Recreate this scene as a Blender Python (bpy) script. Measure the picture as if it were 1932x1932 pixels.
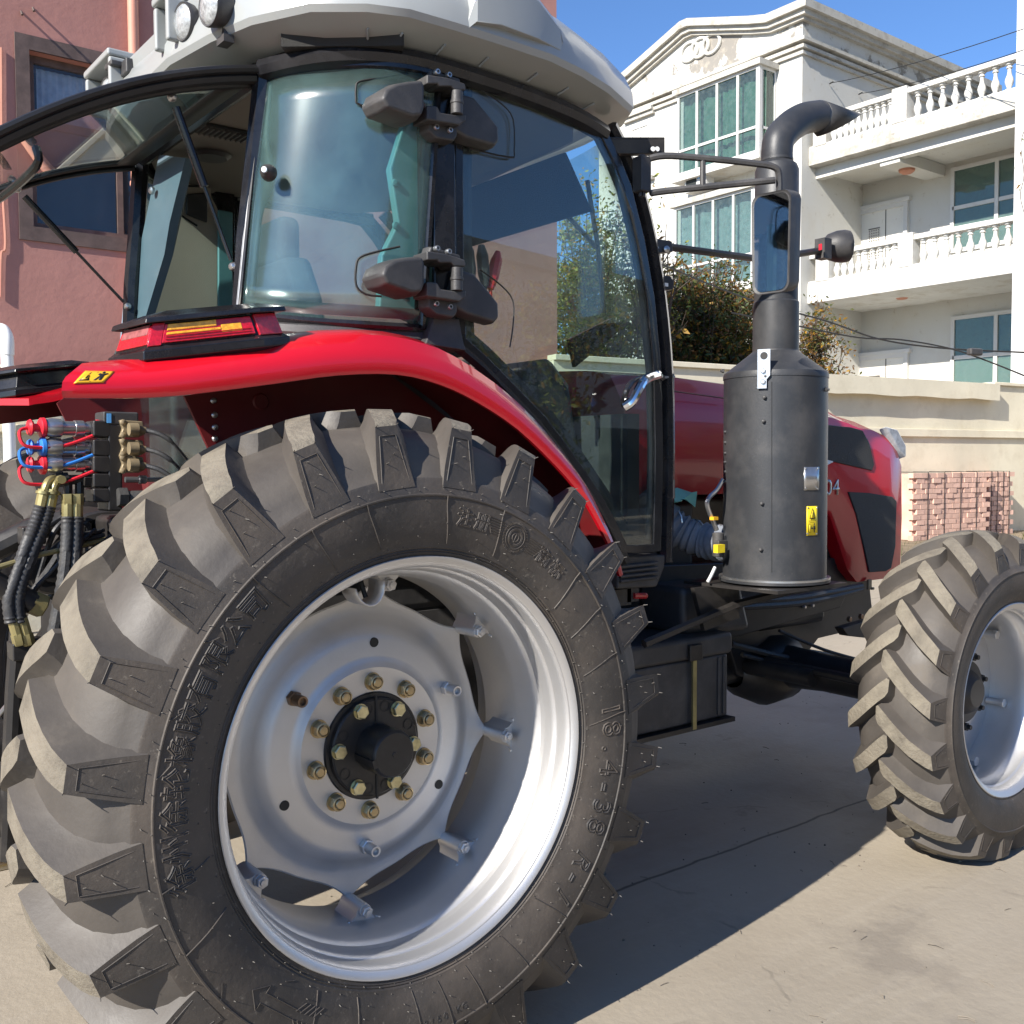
import bpy, bmesh, math, random
from math import sin, cos, pi, radians as R
from mathutils import Vector as V, Matrix
random.seed(7)
for o in list(bpy.data.objects): bpy.data.objects.remove(o)
SC = bpy.context.scene
COL = SC.collection

# ---------------------------------------------------------------- camera
CAM = V((-1.327, -2.065, 1.555)); YAW = R(37.94); PIT = R(2.63); ROLL = R(-0.25)
_f = V((sin(YAW)*cos(PIT), cos(YAW)*cos(PIT), -sin(PIT)))
_r0 = V((cos(YAW), -sin(YAW), 0)); _u0 = _r0.cross(_f)
_r = _r0*cos(ROLL)+_u0*sin(ROLL); _u = -_r0*sin(ROLL)+_u0*cos(ROLL)
cd = bpy.data.cameras.new('camera'); cd.sensor_width = 36; cd.lens = 36.0
cd.clip_start = 0.05; cd.clip_end = 2000
co = bpy.data.objects.new('camera', cd); COL.objects.link(co)
m = Matrix.Identity(4)
for i, a in enumerate((_r, _u, -_f)):
    for k in range(3): m[k][i] = a[k]
m.translation = CAM; co.matrix_world = m
SC.camera = co
SC.render.resolution_x = SC.render.resolution_y = 1024

# ---------------------------------------------------------------- sky, sun, exposure
SUND = V((1.0, 0.19, -0.64)).normalized()          # the way the light travels
w = bpy.data.worlds.new('World'); SC.world = w; w.use_nodes = True
nt = w.node_tree; nt.nodes.clear()
sky = nt.nodes.new('ShaderNodeTexSky'); sky.sky_type = 'NISHITA'; sky.sun_disc = False
sky.sun_elevation = math.asin(-SUND.z); sky.sun_rotation = math.atan2(-SUND.x, -SUND.y)
sky.air_density = 1.0; sky.dust_density = 0.1; sky.ozone_density = 8.0; sky.altitude = 1200
bg = nt.nodes.new('ShaderNodeBackground'); bg.inputs[1].default_value = 0.088
wo = nt.nodes.new('ShaderNodeOutputWorld')
nt.links.new(sky.outputs[0], bg.inputs[0]); nt.links.new(bg.outputs[0], wo.inputs[0])
sl = bpy.data.lights.new('sun', 'SUN'); sl.energy = 4.0; sl.angle = R(0.53); sl.color = (1.0, 0.94, 0.85)
so = bpy.data.objects.new('sun', sl); COL.objects.link(so); so.location = (-20, -5, 20)
so.rotation_euler = SUND.to_track_quat('-Z', 'Y').to_euler()
SC.view_settings.view_transform = 'Standard'; SC.view_settings.look = 'None'
SC.view_settings.exposure = 1.22; SC.view_settings.gamma = 1.0
SC.render.engine = 'CYCLES'
SC.cycles.max_bounces = 8; SC.cycles.transparent_max_bounces = 16; SC.cycles.glossy_bounces = 4
SC.cycles.caustics_reflective = False; SC.cycles.caustics_refractive = False

# ---------------------------------------------------------------- helpers
def ray(u, v): return _f + _r*((u-966)/1932.0) - _u*((v-966)/1932.0)
def at(u, v, ax, val):                       # a sight line met with a known plane of the place
    d = ray(u, v); i = 'xyz'.index(ax); return CAM + d*((val-CAM[i])/d[i])
def dep(u, v, D): return CAM + ray(u, v)*D

MATS = {}
def pm(name, col, rough=.5, metal=0., var=(0, 0), bump=(0, 0), dust=None, coat=0., spec=.5, dust2=None, alpha=None):
    mt = bpy.data.materials.new(name); mt.use_nodes = True; n = mt.node_tree.nodes; L = mt.node_tree.links
    b = n['Principled BSDF']
    b.inputs['Roughness'].default_value = rough; b.inputs['Metallic'].default_value = metal
    b.inputs['Specular IOR Level'].default_value = spec; b.inputs['Coat Weight'].default_value = coat
    b.inputs['Coat Roughness'].default_value = .035
    tc = n.new('ShaderNodeTexCoord'); oi = n.new('ShaderNodeObjectInfo')
    ad = n.new('ShaderNodeVectorMath'); ad.operation = 'ADD'
    ml = n.new('ShaderNodeVectorMath'); ml.operation = 'MULTIPLY'; ml.inputs[1].default_value = (7.3, 5.1, 9.7)
    L.new(oi.outputs['Random'], ml.inputs[0]); L.new(tc.outputs['Object'], ad.inputs[0]); L.new(ml.outputs[0], ad.inputs[1])
    co_ = ad.outputs[0]
    def noise(scale, detail=5, rough=.6):
        t = n.new('ShaderNodeTexNoise'); t.inputs['Scale'].default_value = scale
        t.inputs['Detail'].default_value = detail; t.inputs['Roughness'].default_value = rough
        L.new(co_, t.inputs['Vector']); return t.outputs['Fac']
    def ramp(src, lo, hi):
        r_ = n.new('ShaderNodeMapRange'); r_.inputs['From Min'].default_value = lo; r_.inputs['From Max'].default_value = hi
        L.new(src, r_.inputs['Value']); return r_.outputs['Result']
    def mix(fac, a, c):
        x = n.new('ShaderNodeMix'); x.data_type = 'RGBA'
        for s, k in ((a, 6), (c, 7)):
            if isinstance(s, tuple): x.inputs[k].default_value = (*s, 1)
            else: L.new(s, x.inputs[k])
        if isinstance(fac, float): x.inputs[0].default_value = fac
        else: L.new(fac, x.inputs[0])
        return x.outputs[2]
    cur = col
    if var[0]:
        lo = tuple(max(0, c*(1-var[1])) for c in col); hi = tuple(min(1, c*(1+var[1])) for c in col)
        cur = mix(ramp(noise(var[0]), .3, .7), lo, hi)
    rg = None
    for d in (dust, dust2):
        if d:
            dc, sc, lo, hi, amt = d
            f_ = ramp(noise(sc, 8, .65), lo, hi)
            mu = n.new('ShaderNodeMath'); mu.operation = 'MULTIPLY'; mu.inputs[1].default_value = amt; mu.use_clamp = True
            L.new(f_, mu.inputs[0]); cur = mix(mu.outputs[0], cur, dc)
            rr = n.new('ShaderNodeMath'); rr.operation = 'MULTIPLY_ADD'; rr.inputs[1].default_value = .35; rr.use_clamp = True
            if rg is None: rr.inputs[2].default_value = rough
            else: L.new(rg, rr.inputs[2])
            L.new(mu.outputs[0], rr.inputs[0]); rg = rr.outputs[0]
    if isinstance(cur, tuple): b.inputs['Base Color'].default_value = (*cur, 1)
    else: L.new(cur, b.inputs['Base Color'])
    if rg is not None: L.new(rg, b.inputs['Roughness'])
    if bump[0]:
        bp = n.new('ShaderNodeBump'); bp.inputs['Strength'].default_value = bump[1]; bp.inputs['Distance'].default_value = .01
        L.new(noise(bump[0], 6), bp.inputs['Height']); L.new(bp.outputs[0], b.inputs['Normal'])
    MATS[name] = mt
    return mt
def glass(name, tint, dustamt=.02, dustcol=(.8, .85, .85), ior=1.45, rough=0., hz=0.):
    mt = bpy.data.materials.new(name); mt.use_nodes = True; n = mt.node_tree.nodes; L = mt.node_tree.links; n.clear()
    o = n.new('ShaderNodeOutputMaterial'); tr = n.new('ShaderNodeBsdfTransparent'); tr.inputs[0].default_value = (*tint, 1)
    gl = n.new('ShaderNodeBsdfGlossy'); gl.inputs['Roughness'].default_value = rough
    fr = n.new('ShaderNodeFresnel'); ge = n.new('ShaderNodeNewGeometry'); io = n.new('ShaderNodeMapRange'); io.inputs[3].default_value = ior; io.inputs[4].default_value = 1/ior
    L.new(ge.outputs['Backfacing'], io.inputs[0]); L.new(io.outputs[0], fr.inputs[0])
    m1 = n.new('ShaderNodeMixShader'); L.new(fr.outputs[0], m1.inputs[0]); L.new(tr.outputs[0], m1.inputs[1]); L.new(gl.outputs[0], m1.inputs[2])
    df = n.new('ShaderNodeBsdfDiffuse'); df.inputs[0].default_value = (*dustcol, 1)
    tc = n.new('ShaderNodeTexCoord')
    t1 = n.new('ShaderNodeTexNoise'); t1.inputs['Scale'].default_value = 9; t1.inputs['Detail'].default_value = 8
    t2 = n.new('ShaderNodeTexNoise'); t2.inputs['Scale'].default_value = 210; t2.inputs['Detail'].default_value = 2
    L.new(tc.outputs['Object'], t1.inputs['Vector']); L.new(tc.outputs['Object'], t2.inputs['Vector'])
    r1 = n.new('ShaderNodeMapRange'); r1.inputs[1].default_value = .3; r1.inputs[2].default_value = .7; r1.inputs[3].default_value = dustamt*.5; r1.inputs[4].default_value = dustamt*1.4
    r2 = n.new('ShaderNodeMapRange'); r2.inputs[1].default_value = .66; r2.inputs[2].default_value = .74; r2.inputs[3].default_value = 0; r2.inputs[4].default_value = min(.5, dustamt*1.8)
    L.new(t1.outputs['Fac'], r1.inputs[0]); L.new(t2.outputs['Fac'], r2.inputs[0])
    a_ = n.new('ShaderNodeMath'); L.new(r1.outputs[0], a_.inputs[0]); L.new(r2.outputs[0], a_.inputs[1])
    m2 = n.new('ShaderNodeMixShader'); L.new(a_.outputs[0], m2.inputs[0]); L.new(m1.outputs[0], m2.inputs[1]); L.new(df.outputs[0], m2.inputs[2])
    if hz:                                        # film of dust that scatters the sun's glint
        g2 = n.new('ShaderNodeBsdfGlossy'); g2.inputs['Roughness'].default_value = .16; m3 = n.new('ShaderNodeMixShader'); m3.inputs[0].default_value = hz
        L.new(m2.outputs[0], m3.inputs[1]); L.new(g2.outputs[0], m3.inputs[2]); m2 = m3
    L.new(m2.outputs[0], o.inputs[0]); MATS[name] = mt; return mt

class MB:
    def __init__(s): s.v = []; s.f = []; s.mi = []; s.cur = 0
    def add(s, vs, fs):
        b = len(s.v); s.v += [V(p) for p in vs]; s.f += [[b+i for i in f] for f in fs]; s.mi += [s.cur]*len(fs); return s
    def box(s, c, d, M=None):
        x, y, z = d[0]/2, d[1]/2, d[2]/2; c = V(c)
        P = [V((i, j, k)) for k in (-z, z) for i, j in ((-x, -y), (x, -y), (x, y), (-x, y))]
        if M: P = [M @ p for p in P]
        return s.add([p+c for p in P], [(3, 2, 1, 0), (4, 5, 6, 7), (0, 1, 5, 4), (1, 2, 6, 5), (2, 3, 7, 6), (3, 0, 4, 7)])
    def bx(s, x0, x1, y0, y1, z0, z1): return s.box(((x0+x1)/2, (y0+y1)/2, (z0+z1)/2), (abs(x1-x0), abs(y1-y0), abs(z1-z0)))
    def loft(s, rings, cap=True, closed=True, loop=False):
        n = len(rings[0]); vs = [p for r in rings for p in r]; fs = []
        m = len(rings)
        for i in range(m if loop else m-1):
            a = i*n; b = ((i+1) % m)*n
            for j in range(n if closed else n-1):
                k = (j+1) % n; fs.append((a+j, a+k, b+k, b+j))
        if cap and not loop: fs += [tuple(range(n-1, -1, -1)), tuple(range((m-1)*n, m*n))]
        return s.add(vs, fs)
    def prism(s, pts, ext):
        e = V(ext); return s.loft([[V(p) for p in pts], [V(p)+e for p in pts]])
    def tube(s, path, r, n=8, cap=True):
        P = [V(p) for p in path]; rs = r if isinstance(r, (list, tuple)) else [r]*len(P)
        rings = []; up = None
        for i, p in enumerate(P):
            t = (P[min(i+1, len(P)-1)]-P[max(i-1, 0)])
            if t.length < 1e-9: t = V((0, 0, 1))
            t.normalize()
            if up is None: up = V((0, 0, 1)) if abs(t.z) < .9 else V((1, 0, 0))
            a = up - t*up.dot(t)
            if a.length < 1e-5: a = t.orthogonal()
            a.normalize(); up = a; b = t.cross(a)
            rings.append([p + (a*cos(2*pi*k/n) + b*sin(2*pi*k/n))*rs[i] for k in range(n)])
        return s.loft(rings, cap)
    def cyl(s, p0, p1, r, n=16, r1=None): return s.tube([p0, p1], [r, r if r1 is None else r1], n)
    def lathe(s, prof, o, ax, n=32, a0=0, a1=2*pi, ref=None):
        o = V(o); ax = V(ax).normalized(); u_ = V(ref) if ref else ax.orthogonal(); u_.normalize(); w_ = ax.cross(u_)
        full = abs(a1-a0-2*pi) < 1e-6; k = n if full else n+1
        rings = []
        for i in range(k):
            a = a0+(a1-a0)*i/n; d = u_*cos(a)+w_*sin(a)
            rings.append([o+d*r_+ax*h for r_, h in prof])
        return s.loft(rings, cap=False, closed=False, loop=full)
    def grid(s, rows): return s.loft(rows, cap=False, closed=False)
    def mesh(s, name, mats, sharp=35):
        me = bpy.data.meshes.new(name); me.from_pydata([tuple(p) for p in s.v], [], s.f)
        for mt in (mats if isinstance(mats, (list, tuple)) else [mats]): me.materials.append(MATS[mt] if isinstance(mt, str) else mt)
        if any(s.mi): me.polygons.foreach_set('material_index', s.mi)
        me.polygons.foreach_set('use_smooth', [True]*len(me.polygons)); me.update()
        bm = bmesh.new(); bm.from_mesh(me); bmesh.ops.recalc_face_normals(bm, faces=bm.faces); bm.to_mesh(me); bm.free()
        if sharp is not None: me.set_sharp_from_angle(angle=R(sharp))
        return me
    def obj(s, name, mats, parent=None, bev=0, sharp=35, solid=0, seg=2, sub=0):
        o = bpy.data.objects.new(name, s.mesh(name, mats, sharp)); COL.objects.link(o)
        if parent: par(o, parent)
        if sub: d = o.modifiers.new('sub', 'SUBSURF'); d.levels = d.render_levels = sub
        if solid: d = o.modifiers.new('solid', 'SOLIDIFY'); d.thickness = solid; d.offset = 0
        if bev:
            d = o.modifiers.new('bev', 'BEVEL'); d.width = bev; d.segments = seg; d.limit_method = 'ANGLE'; d.angle_limit = R(35); d.harden_normals = True
        return o
def par(o, p):                                    # parts keep world coordinates
    o.parent = p; o.matrix_parent_inverse = Matrix.Translation(-V(p.location)) if p.type == 'EMPTY' else Matrix.Identity(4)
def tag(o, label, cat, group=None):
    o['label'] = label; o['category'] = cat
    if group: o['group'] = group
    return o
def struct(o): o['kind'] = 'structure'; return o
def stuff(o): o['kind'] = 'stuff'; return o
def thing(name, loc, label, cat, group=None):
    o = bpy.data.objects.new(name, None); COL.objects.link(o); o.location = loc; o.empty_display_size = .2
    return tag(o, label, cat, group)
def inst(me, name, M, parent):
    o = bpy.data.objects.new(name, me); COL.objects.link(o); o.matrix_basis = M
    if parent: par(o, parent)
    return o
def bez(pts, n=8):                                # smooth curve through points (Catmull-Rom)
    P = [V(p) for p in pts]; out = []
    for i in range(len(P)-1):
        a = P[max(i-1, 0)]; b = P[i]; c = P[i+1]; d = P[min(i+2, len(P)-1)]
        for k in range(n):
            t = k/n; out.append(.5*((2*b)+(c-a)*t+(2*a-5*b+4*c-d)*t*t+(3*b-a-3*c+d)*t**3))
    out.append(P[-1]); return out
def interp(tab, x):
    if x <= tab[0][0]: return tab[0][1]
    for (a, b), (c, d) in zip(tab, tab[1:]):
        if x <= c: return b+(d-b)*(x-a)/(c-a)
    return tab[-1][1]
YC = 1.2                                          # the tractor's centre line
def mir(p): return V((p[0], 2*YC-p[1], p[2]))

# ---------------------------------------------------------------- materials
pm('rubber', (.042, .037, .033), .58, var=(6, .3), bump=(60, .15), dust=((.155, .12, .09), 3.5, .42, .78, .5), dust2=((.24, .21, .17), 70, .60, .72, .45))
pm('tread', (.060, .053, .047), .46, var=(5, .2), bump=(45, .12), dust=((.098, .084, .070), 3.0, .3, .7, .8), dust2=((.17, .142, .108), 6, .58, .8, .45))
pm('lugtop', (.145, .125, .096), .75, var=(9, .35), bump=(70, .6), dust=((.22, .195, .15), 14, .4, .7, .8))
pm('silver', (.62, .61, .60), .47, metal=.8, var=(3, .06), bump=(120, .04), dust=((.40, .36, .31), 4, .55, .85, .3), dust2=((.10, .09, .08), 55, .74, .78, .5))
pm('blackpaint', (.022, .020, .019), .4, var=(4, .3), dust=((.14, .12, .10), 12, .5, .8, .22))
pm('blackplastic', (.040, .039, .040), .5, var=(6, .2), bump=(220, .12), dust=((.20, .18, .16), 9, .45, .8, .30))
pm('blackgloss', (.012, .012, .014), .18, dust=((.12, .12, .13), 12, .45, .9, .18))
pm('brownmetal', (.045, .040, .036), .5, metal=.2, dust=((.14, .12, .1), 10, .45, .8, .3))
pm('brass', (.44, .34, .19), .34, metal=.75, var=(30, .25), dust=((.2, .16, .11), 25, .5, .8, .4))
pm('zinc', (.55, .50, .30), .3, metal=.85, var=(25, .35))
pm('bronze', (.24, .155, .095), .4, metal=.6, var=(25, .25))
pm('steel', (.50, .50, .50), .3, metal=.9, var=(20, .15))
pm('chrome', (.75, .75, .76), .08, metal=1.)
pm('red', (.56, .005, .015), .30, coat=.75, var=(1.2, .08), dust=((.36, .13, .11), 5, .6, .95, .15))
pm('redin', (.12, .006, .008), .55, var=(3, .2), dust=((.10, .07, .06), 7, .45, .85, .3))  # inner red, darkened so the colour carries the shade under the fenders
pm('roofgrey', (.32, .335, .33), .32, coat=.25, var=(2, .04), dust=((.42, .37, .30), 3, .5, .9, .25))
pm('canister', (.030, .032, .036), .46, metal=.15, var=(3, .2), bump=(160, .06), dust=((.16, .145, .13), 6, .45, .85, .30), dust2=((.3, .28, .25), 140, .68, .74, .3))
pm('teal', (.11, .27, .29), .5, var=(2, .08), dust=((.3, .32, .3), 6, .5, .9, .3))
pm('headliner', (.17, .155, .135), .8, bump=(300, .2))
pm('trim', (.44, .385, .32), .75, bump=(260, .2), var=(2, .1))
pm('seat', (.018, .020, .028), .8, bump=(200, .3))
pm('bluesteel', (.085, .135, .17), .45, var=(3, .15), dust=((.25, .25, .25), 7, .5, .85, .3))
pm('seal', (.012, .012, .013), .42, dust=((.12, .11, .10), 8, .5, .85, .25))
pm('hose', (.032, .032, .034), .5, bump=(80, .2), dust=((.15, .14, .12), 10, .45, .8, .45))
pm('olive', (.34, .29, .13), .38, metal=.55, var=(15, .2), dust=((.22, .18, .1), 20, .5, .8, .4))
pm('tanmetal', (.27, .21, .125), .5, metal=.3, var=(18, .25), dust=((.12, .09, .06), 20, .45, .8, .5))
pm('capred', (.62, .02, .035), .35); pm('capblue', (.03, .18, .55), .35)
pm('yellow', (.80, .60, .02), .45, var=(8, .06)); pm('decalorange', (.80, .42, .02), .45, var=(8, .06)); pm('ink', (.012, .012, .012), .6); pm('white', (.78, .78, .76), .5)
pm('bluelabel', (.10, .35, .7), .5)
pm('lensred', (.50, .006, .016), .08, coat=1., var=(90, .35), bump=(300, .25)); pm('lensamber', (.85, .36, .02), .07, coat=1., var=(80, .4), bump=(260, .3)); pm('lensgrey', (.30, .10, .10), .15, coat=.5, var=(50, .3))
pm('lensclear', (.36, .375, .38), .10, coat=1., var=(70, .45), bump=(110, .25))
pm('headglass', (.46, .48, .50), .06, coat=1., var=(25, .4))
pm('mesh', (.030, .029, .027), .6, bump=(420, .8), var=(2, .2))
pm('jeans', (.19, .21, .25), .85, bump=(120, .3), var=(10, .3), dust=((.25, .24, .22), 8, .5, .8, .3))
pm('glove', (.25, .55, .42), .8, bump=(60, .4)); pm('skin', (.45, .28, .2), .55); pm('hair', (.015, .013, .012), .6); pm('jacket', (.05, .06, .09), .85, bump=(60, .4))
glass('glass_side', (.87, .935, .92), .008, ior=1.6); glass('glass_quarter', (.80, .91, .90), .06, (.30, .52, .53), hz=.06); glass('glass_lamp', (.9, .9, .9), .02)
glass('glass_plain', (.92, .95, .92), .02)
pm('mirrorglass', (.62, .62, .62), .03, metal=1., dust=((.5, .48, .45), 90, .6, .75, .25))

# ================================================================ SETTING: ground
def ground_material():
    mt = pm('concrete', (.32, .277, .215), .85, var=(.45, .16), bump=(30, .3), dust=((.225, .19, .145), 1.6, .5, .72, .5), dust2=((.15, .125, .10), 22, .68, .74, .5))
    n = mt.node_tree.nodes; L = mt.node_tree.links; b = n['Principled BSDF']
    src = b.inputs['Base Color'].links[0].from_socket
    tc = n.new('ShaderNodeTexCoord'); nz = n.new('ShaderNodeTexNoise'); nz.inputs['Scale'].default_value = 5; nz.inputs['Detail'].default_value = 8
    L.new(tc.outputs['Object'], nz.inputs['Vector'])
    wv = n.new('ShaderNodeVectorMath'); wv.operation = 'MULTIPLY_ADD'; wv.inputs[1].default_value = (.035, .035, 0)
    L.new(nz.outputs['Color'], wv.inputs[0]); L.new(tc.outputs['Object'], wv.inputs[2])
    cur = src; tot = None
    # cast joints of the yard slabs (lines with a wandering, broken edge)
    for (p, q, wd) in (((1.36, .60), (3.06, .62), .010), ((-30, 4.2), (60, 5.2), .010), ((5.6, -30), (5.9, 60), .012)):
        d = V((q[0]-p[0], q[1]-p[1])).normalized(); nn = (-d.y, d.x, 0)
        dt = n.new('ShaderNodeVectorMath'); dt.operation = 'DOT_PRODUCT'; dt.inputs[1].default_value = nn; L.new(wv.outputs[0], dt.inputs[0])
        sb = n.new('ShaderNodeMath'); sb.operation = 'SUBTRACT'; sb.inputs[1].default_value = nn[0]*p[0]+nn[1]*p[1]+.0175*(nn[0]+nn[1]); L.new(dt.outputs['Value'], sb.inputs[0])
        ab = n.new('ShaderNodeMath'); ab.operation = 'ABSOLUTE'; L.new(sb.outputs[0], ab.inputs[0])
        mr = n.new('ShaderNodeMapRange'); mr.inputs[1].default_value = wd*.35; mr.inputs[2].default_value = wd; mr.inputs[3].default_value = .8; mr.inputs[4].default_value = 0; L.new(ab.outputs[0], mr.inputs[0])
        mx = n.new('ShaderNodeMix'); mx.data_type = 'RGBA'; L.new(mr.outputs[0], mx.inputs[0]); L.new(cur, mx.inputs[6]); mx.inputs[7].default_value = (.06, .052, .042, 1); cur = mx.outputs[2]
    # hairline cracks and pale scuffs
    vo = n.new('ShaderNodeTexVoronoi'); vo.feature = 'DISTANCE_TO_EDGE'; vo.inputs['Scale'].default_value = .55
    w2 = n.new('ShaderNodeVectorMath'); w2.operation = 'MULTIPLY_ADD'; w2.inputs[1].default_value = (.5, .5, 0); nz2 = n.new('ShaderNodeTexNoise'); nz2.inputs['Scale'].default_value = 2.2; nz2.inputs['Detail'].default_value = 9
    L.new(tc.outputs['Object'], nz2.inputs['Vector']); L.new(nz2.outputs['Color'], w2.inputs[0]); L.new(tc.outputs['Object'], w2.inputs[2]); L.new(w2.outputs[0], vo.inputs['Vector'])
    mr = n.new('ShaderNodeMapRange'); mr.inputs[1].default_value = .0012; mr.inputs[2].default_value = .004; mr.inputs[3].default_value = .35; mr.inputs[4].default_value = 0; L.new(vo.outputs['Distance'], mr.inputs[0])
    nm = n.new('ShaderNodeMapRange'); nm.inputs[1].default_value = .5; nm.inputs[2].default_value = .6; L.new(nz.outputs['Fac'], nm.inputs[0]); mm_ = n.new('ShaderNodeMath'); mm_.operation = 'MULTIPLY'; L.new(mr.outputs[0], mm_.inputs[0]); L.new(nm.outputs[0], mm_.inputs[1])
    mx = n.new('ShaderNodeMix'); mx.data_type = 'RGBA'; L.new(mm_.outputs[0], mx.inputs[0]); L.new(cur, mx.inputs[6]); mx.inputs[7].default_value = (.09, .078, .062, 1); cur = mx.outputs[2]
    mp = n.new('ShaderNodeMapping'); mp.inputs['Scale'].default_value = (.5, 14, 1); mp.inputs['Rotation'].default_value = (0, 0, .35); L.new(tc.outputs['Object'], mp.inputs[0]); n3 = n.new('ShaderNodeTexNoise'); n3.inputs['Scale'].default_value = 1.3; n3.inputs['Detail'].default_value = 6; L.new(mp.outputs[0], n3.inputs['Vector'])
    m3 = n.new('ShaderNodeMapRange'); m3.inputs[1].default_value = .52; m3.inputs[2].default_value = .72; m3.inputs[4].default_value = .16; L.new(n3.outputs['Fac'], m3.inputs[0])
    mx = n.new('ShaderNodeMix'); mx.data_type = 'RGBA'; L.new(m3.outputs[0], mx.inputs[0]); L.new(cur, mx.inputs[6]); mx.inputs[7].default_value = (.39, .35, .29, 1); cur = mx.outputs[2]
    for sc_, lo_, hi_, am_, cl_ in ((.9, .60, .68, .45, (.14, .12, .10)), (3.7, .64, .70, .4, (.17, .145, .115)), (.35, .5, .7, .35, (.26, .235, .20))):   # oil drips, mud, worn slabs
        n4 = n.new('ShaderNodeTexNoise'); n4.inputs['Scale'].default_value = sc_; n4.inputs['Detail'].default_value = 10; n4.inputs['Roughness'].default_value = .65; L.new(tc.outputs['Object'], n4.inputs['Vector'])
        m4 = n.new('ShaderNodeMapRange'); m4.inputs[1].default_value = lo_; m4.inputs[2].default_value = hi_; m4.inputs[4].default_value = am_; L.new(n4.outputs['Fac'], m4.inputs[0])
        mx = n.new('ShaderNodeMix'); mx.data_type = 'RGBA'; L.new(m4.outputs[0], mx.inputs[0]); L.new(cur, mx.inputs[6]); mx.inputs[7].default_value = (*cl_, 1); cur = mx.outputs[2]
    L.new(cur, b.inputs['Base Color'])
ground_material()
g = MB().add([(-300, -300, 0), (300, -300, 0), (300, 300, 0), (-300, 300, 0)], [(0, 1, 2, 3)]).obj('ground', 'concrete', sharp=None); struct(g)
mk = MB(); a = at(-40, 1650, 'z', 0); mk.bx(a.x-2.2, a.x+.75, a.y-.02, a.y+.09, .003, .004)
pm('linepaint', (.62, .42, .10), .8, var=(14, .3), dust=((.40, .345, .275), 9, .35, .6, .9))
struct(mk.obj('painted_line', 'linepaint', sharp=None))
peb = MB()
for i in range(900):
    x = random.uniform(-.6, 6.5); y = random.uniform(-3.2, 5.5) if i % 3 else random.uniform(-1.6, .9); r_ = random.uniform(.0012, .0042)*(1+ (random.random() > .95)*1.6)
    if random.random() < .25:
        a = random.uniform(0, 6.28); l = random.uniform(.012, .05); peb.tube([(x, y, .002), (x+cos(a)*l*.5+.004, y+sin(a)*l*.5, .004), (x+cos(a)*l, y+sin(a)*l, .002)], .0012, 4)
    else:
        k = 6; peb.loft([[(x+r_*f_*cos(t*1.047+i)*random.uniform(.8, 1.2), y+r_*f_*sin(t*1.047+i)*random.uniform(.8, 1.2), h*r_) for t in range(k)] for f_, h in ((.8, 0), (1, .5), (.5, 1.1))])
pm('pebble', (.17, .145, .115), .9, var=(3, .6)); stuff(tag(peb.obj('grit', 'pebble'), 'scattered grit, pebbles and twigs on the concrete yard', 'grit'))

# ================================================================ TRACTOR
T = thing('tractor', (1.2, YC, 0), 'red farm tractor with open rear window parked on concrete yard', 'tractor')

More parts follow.
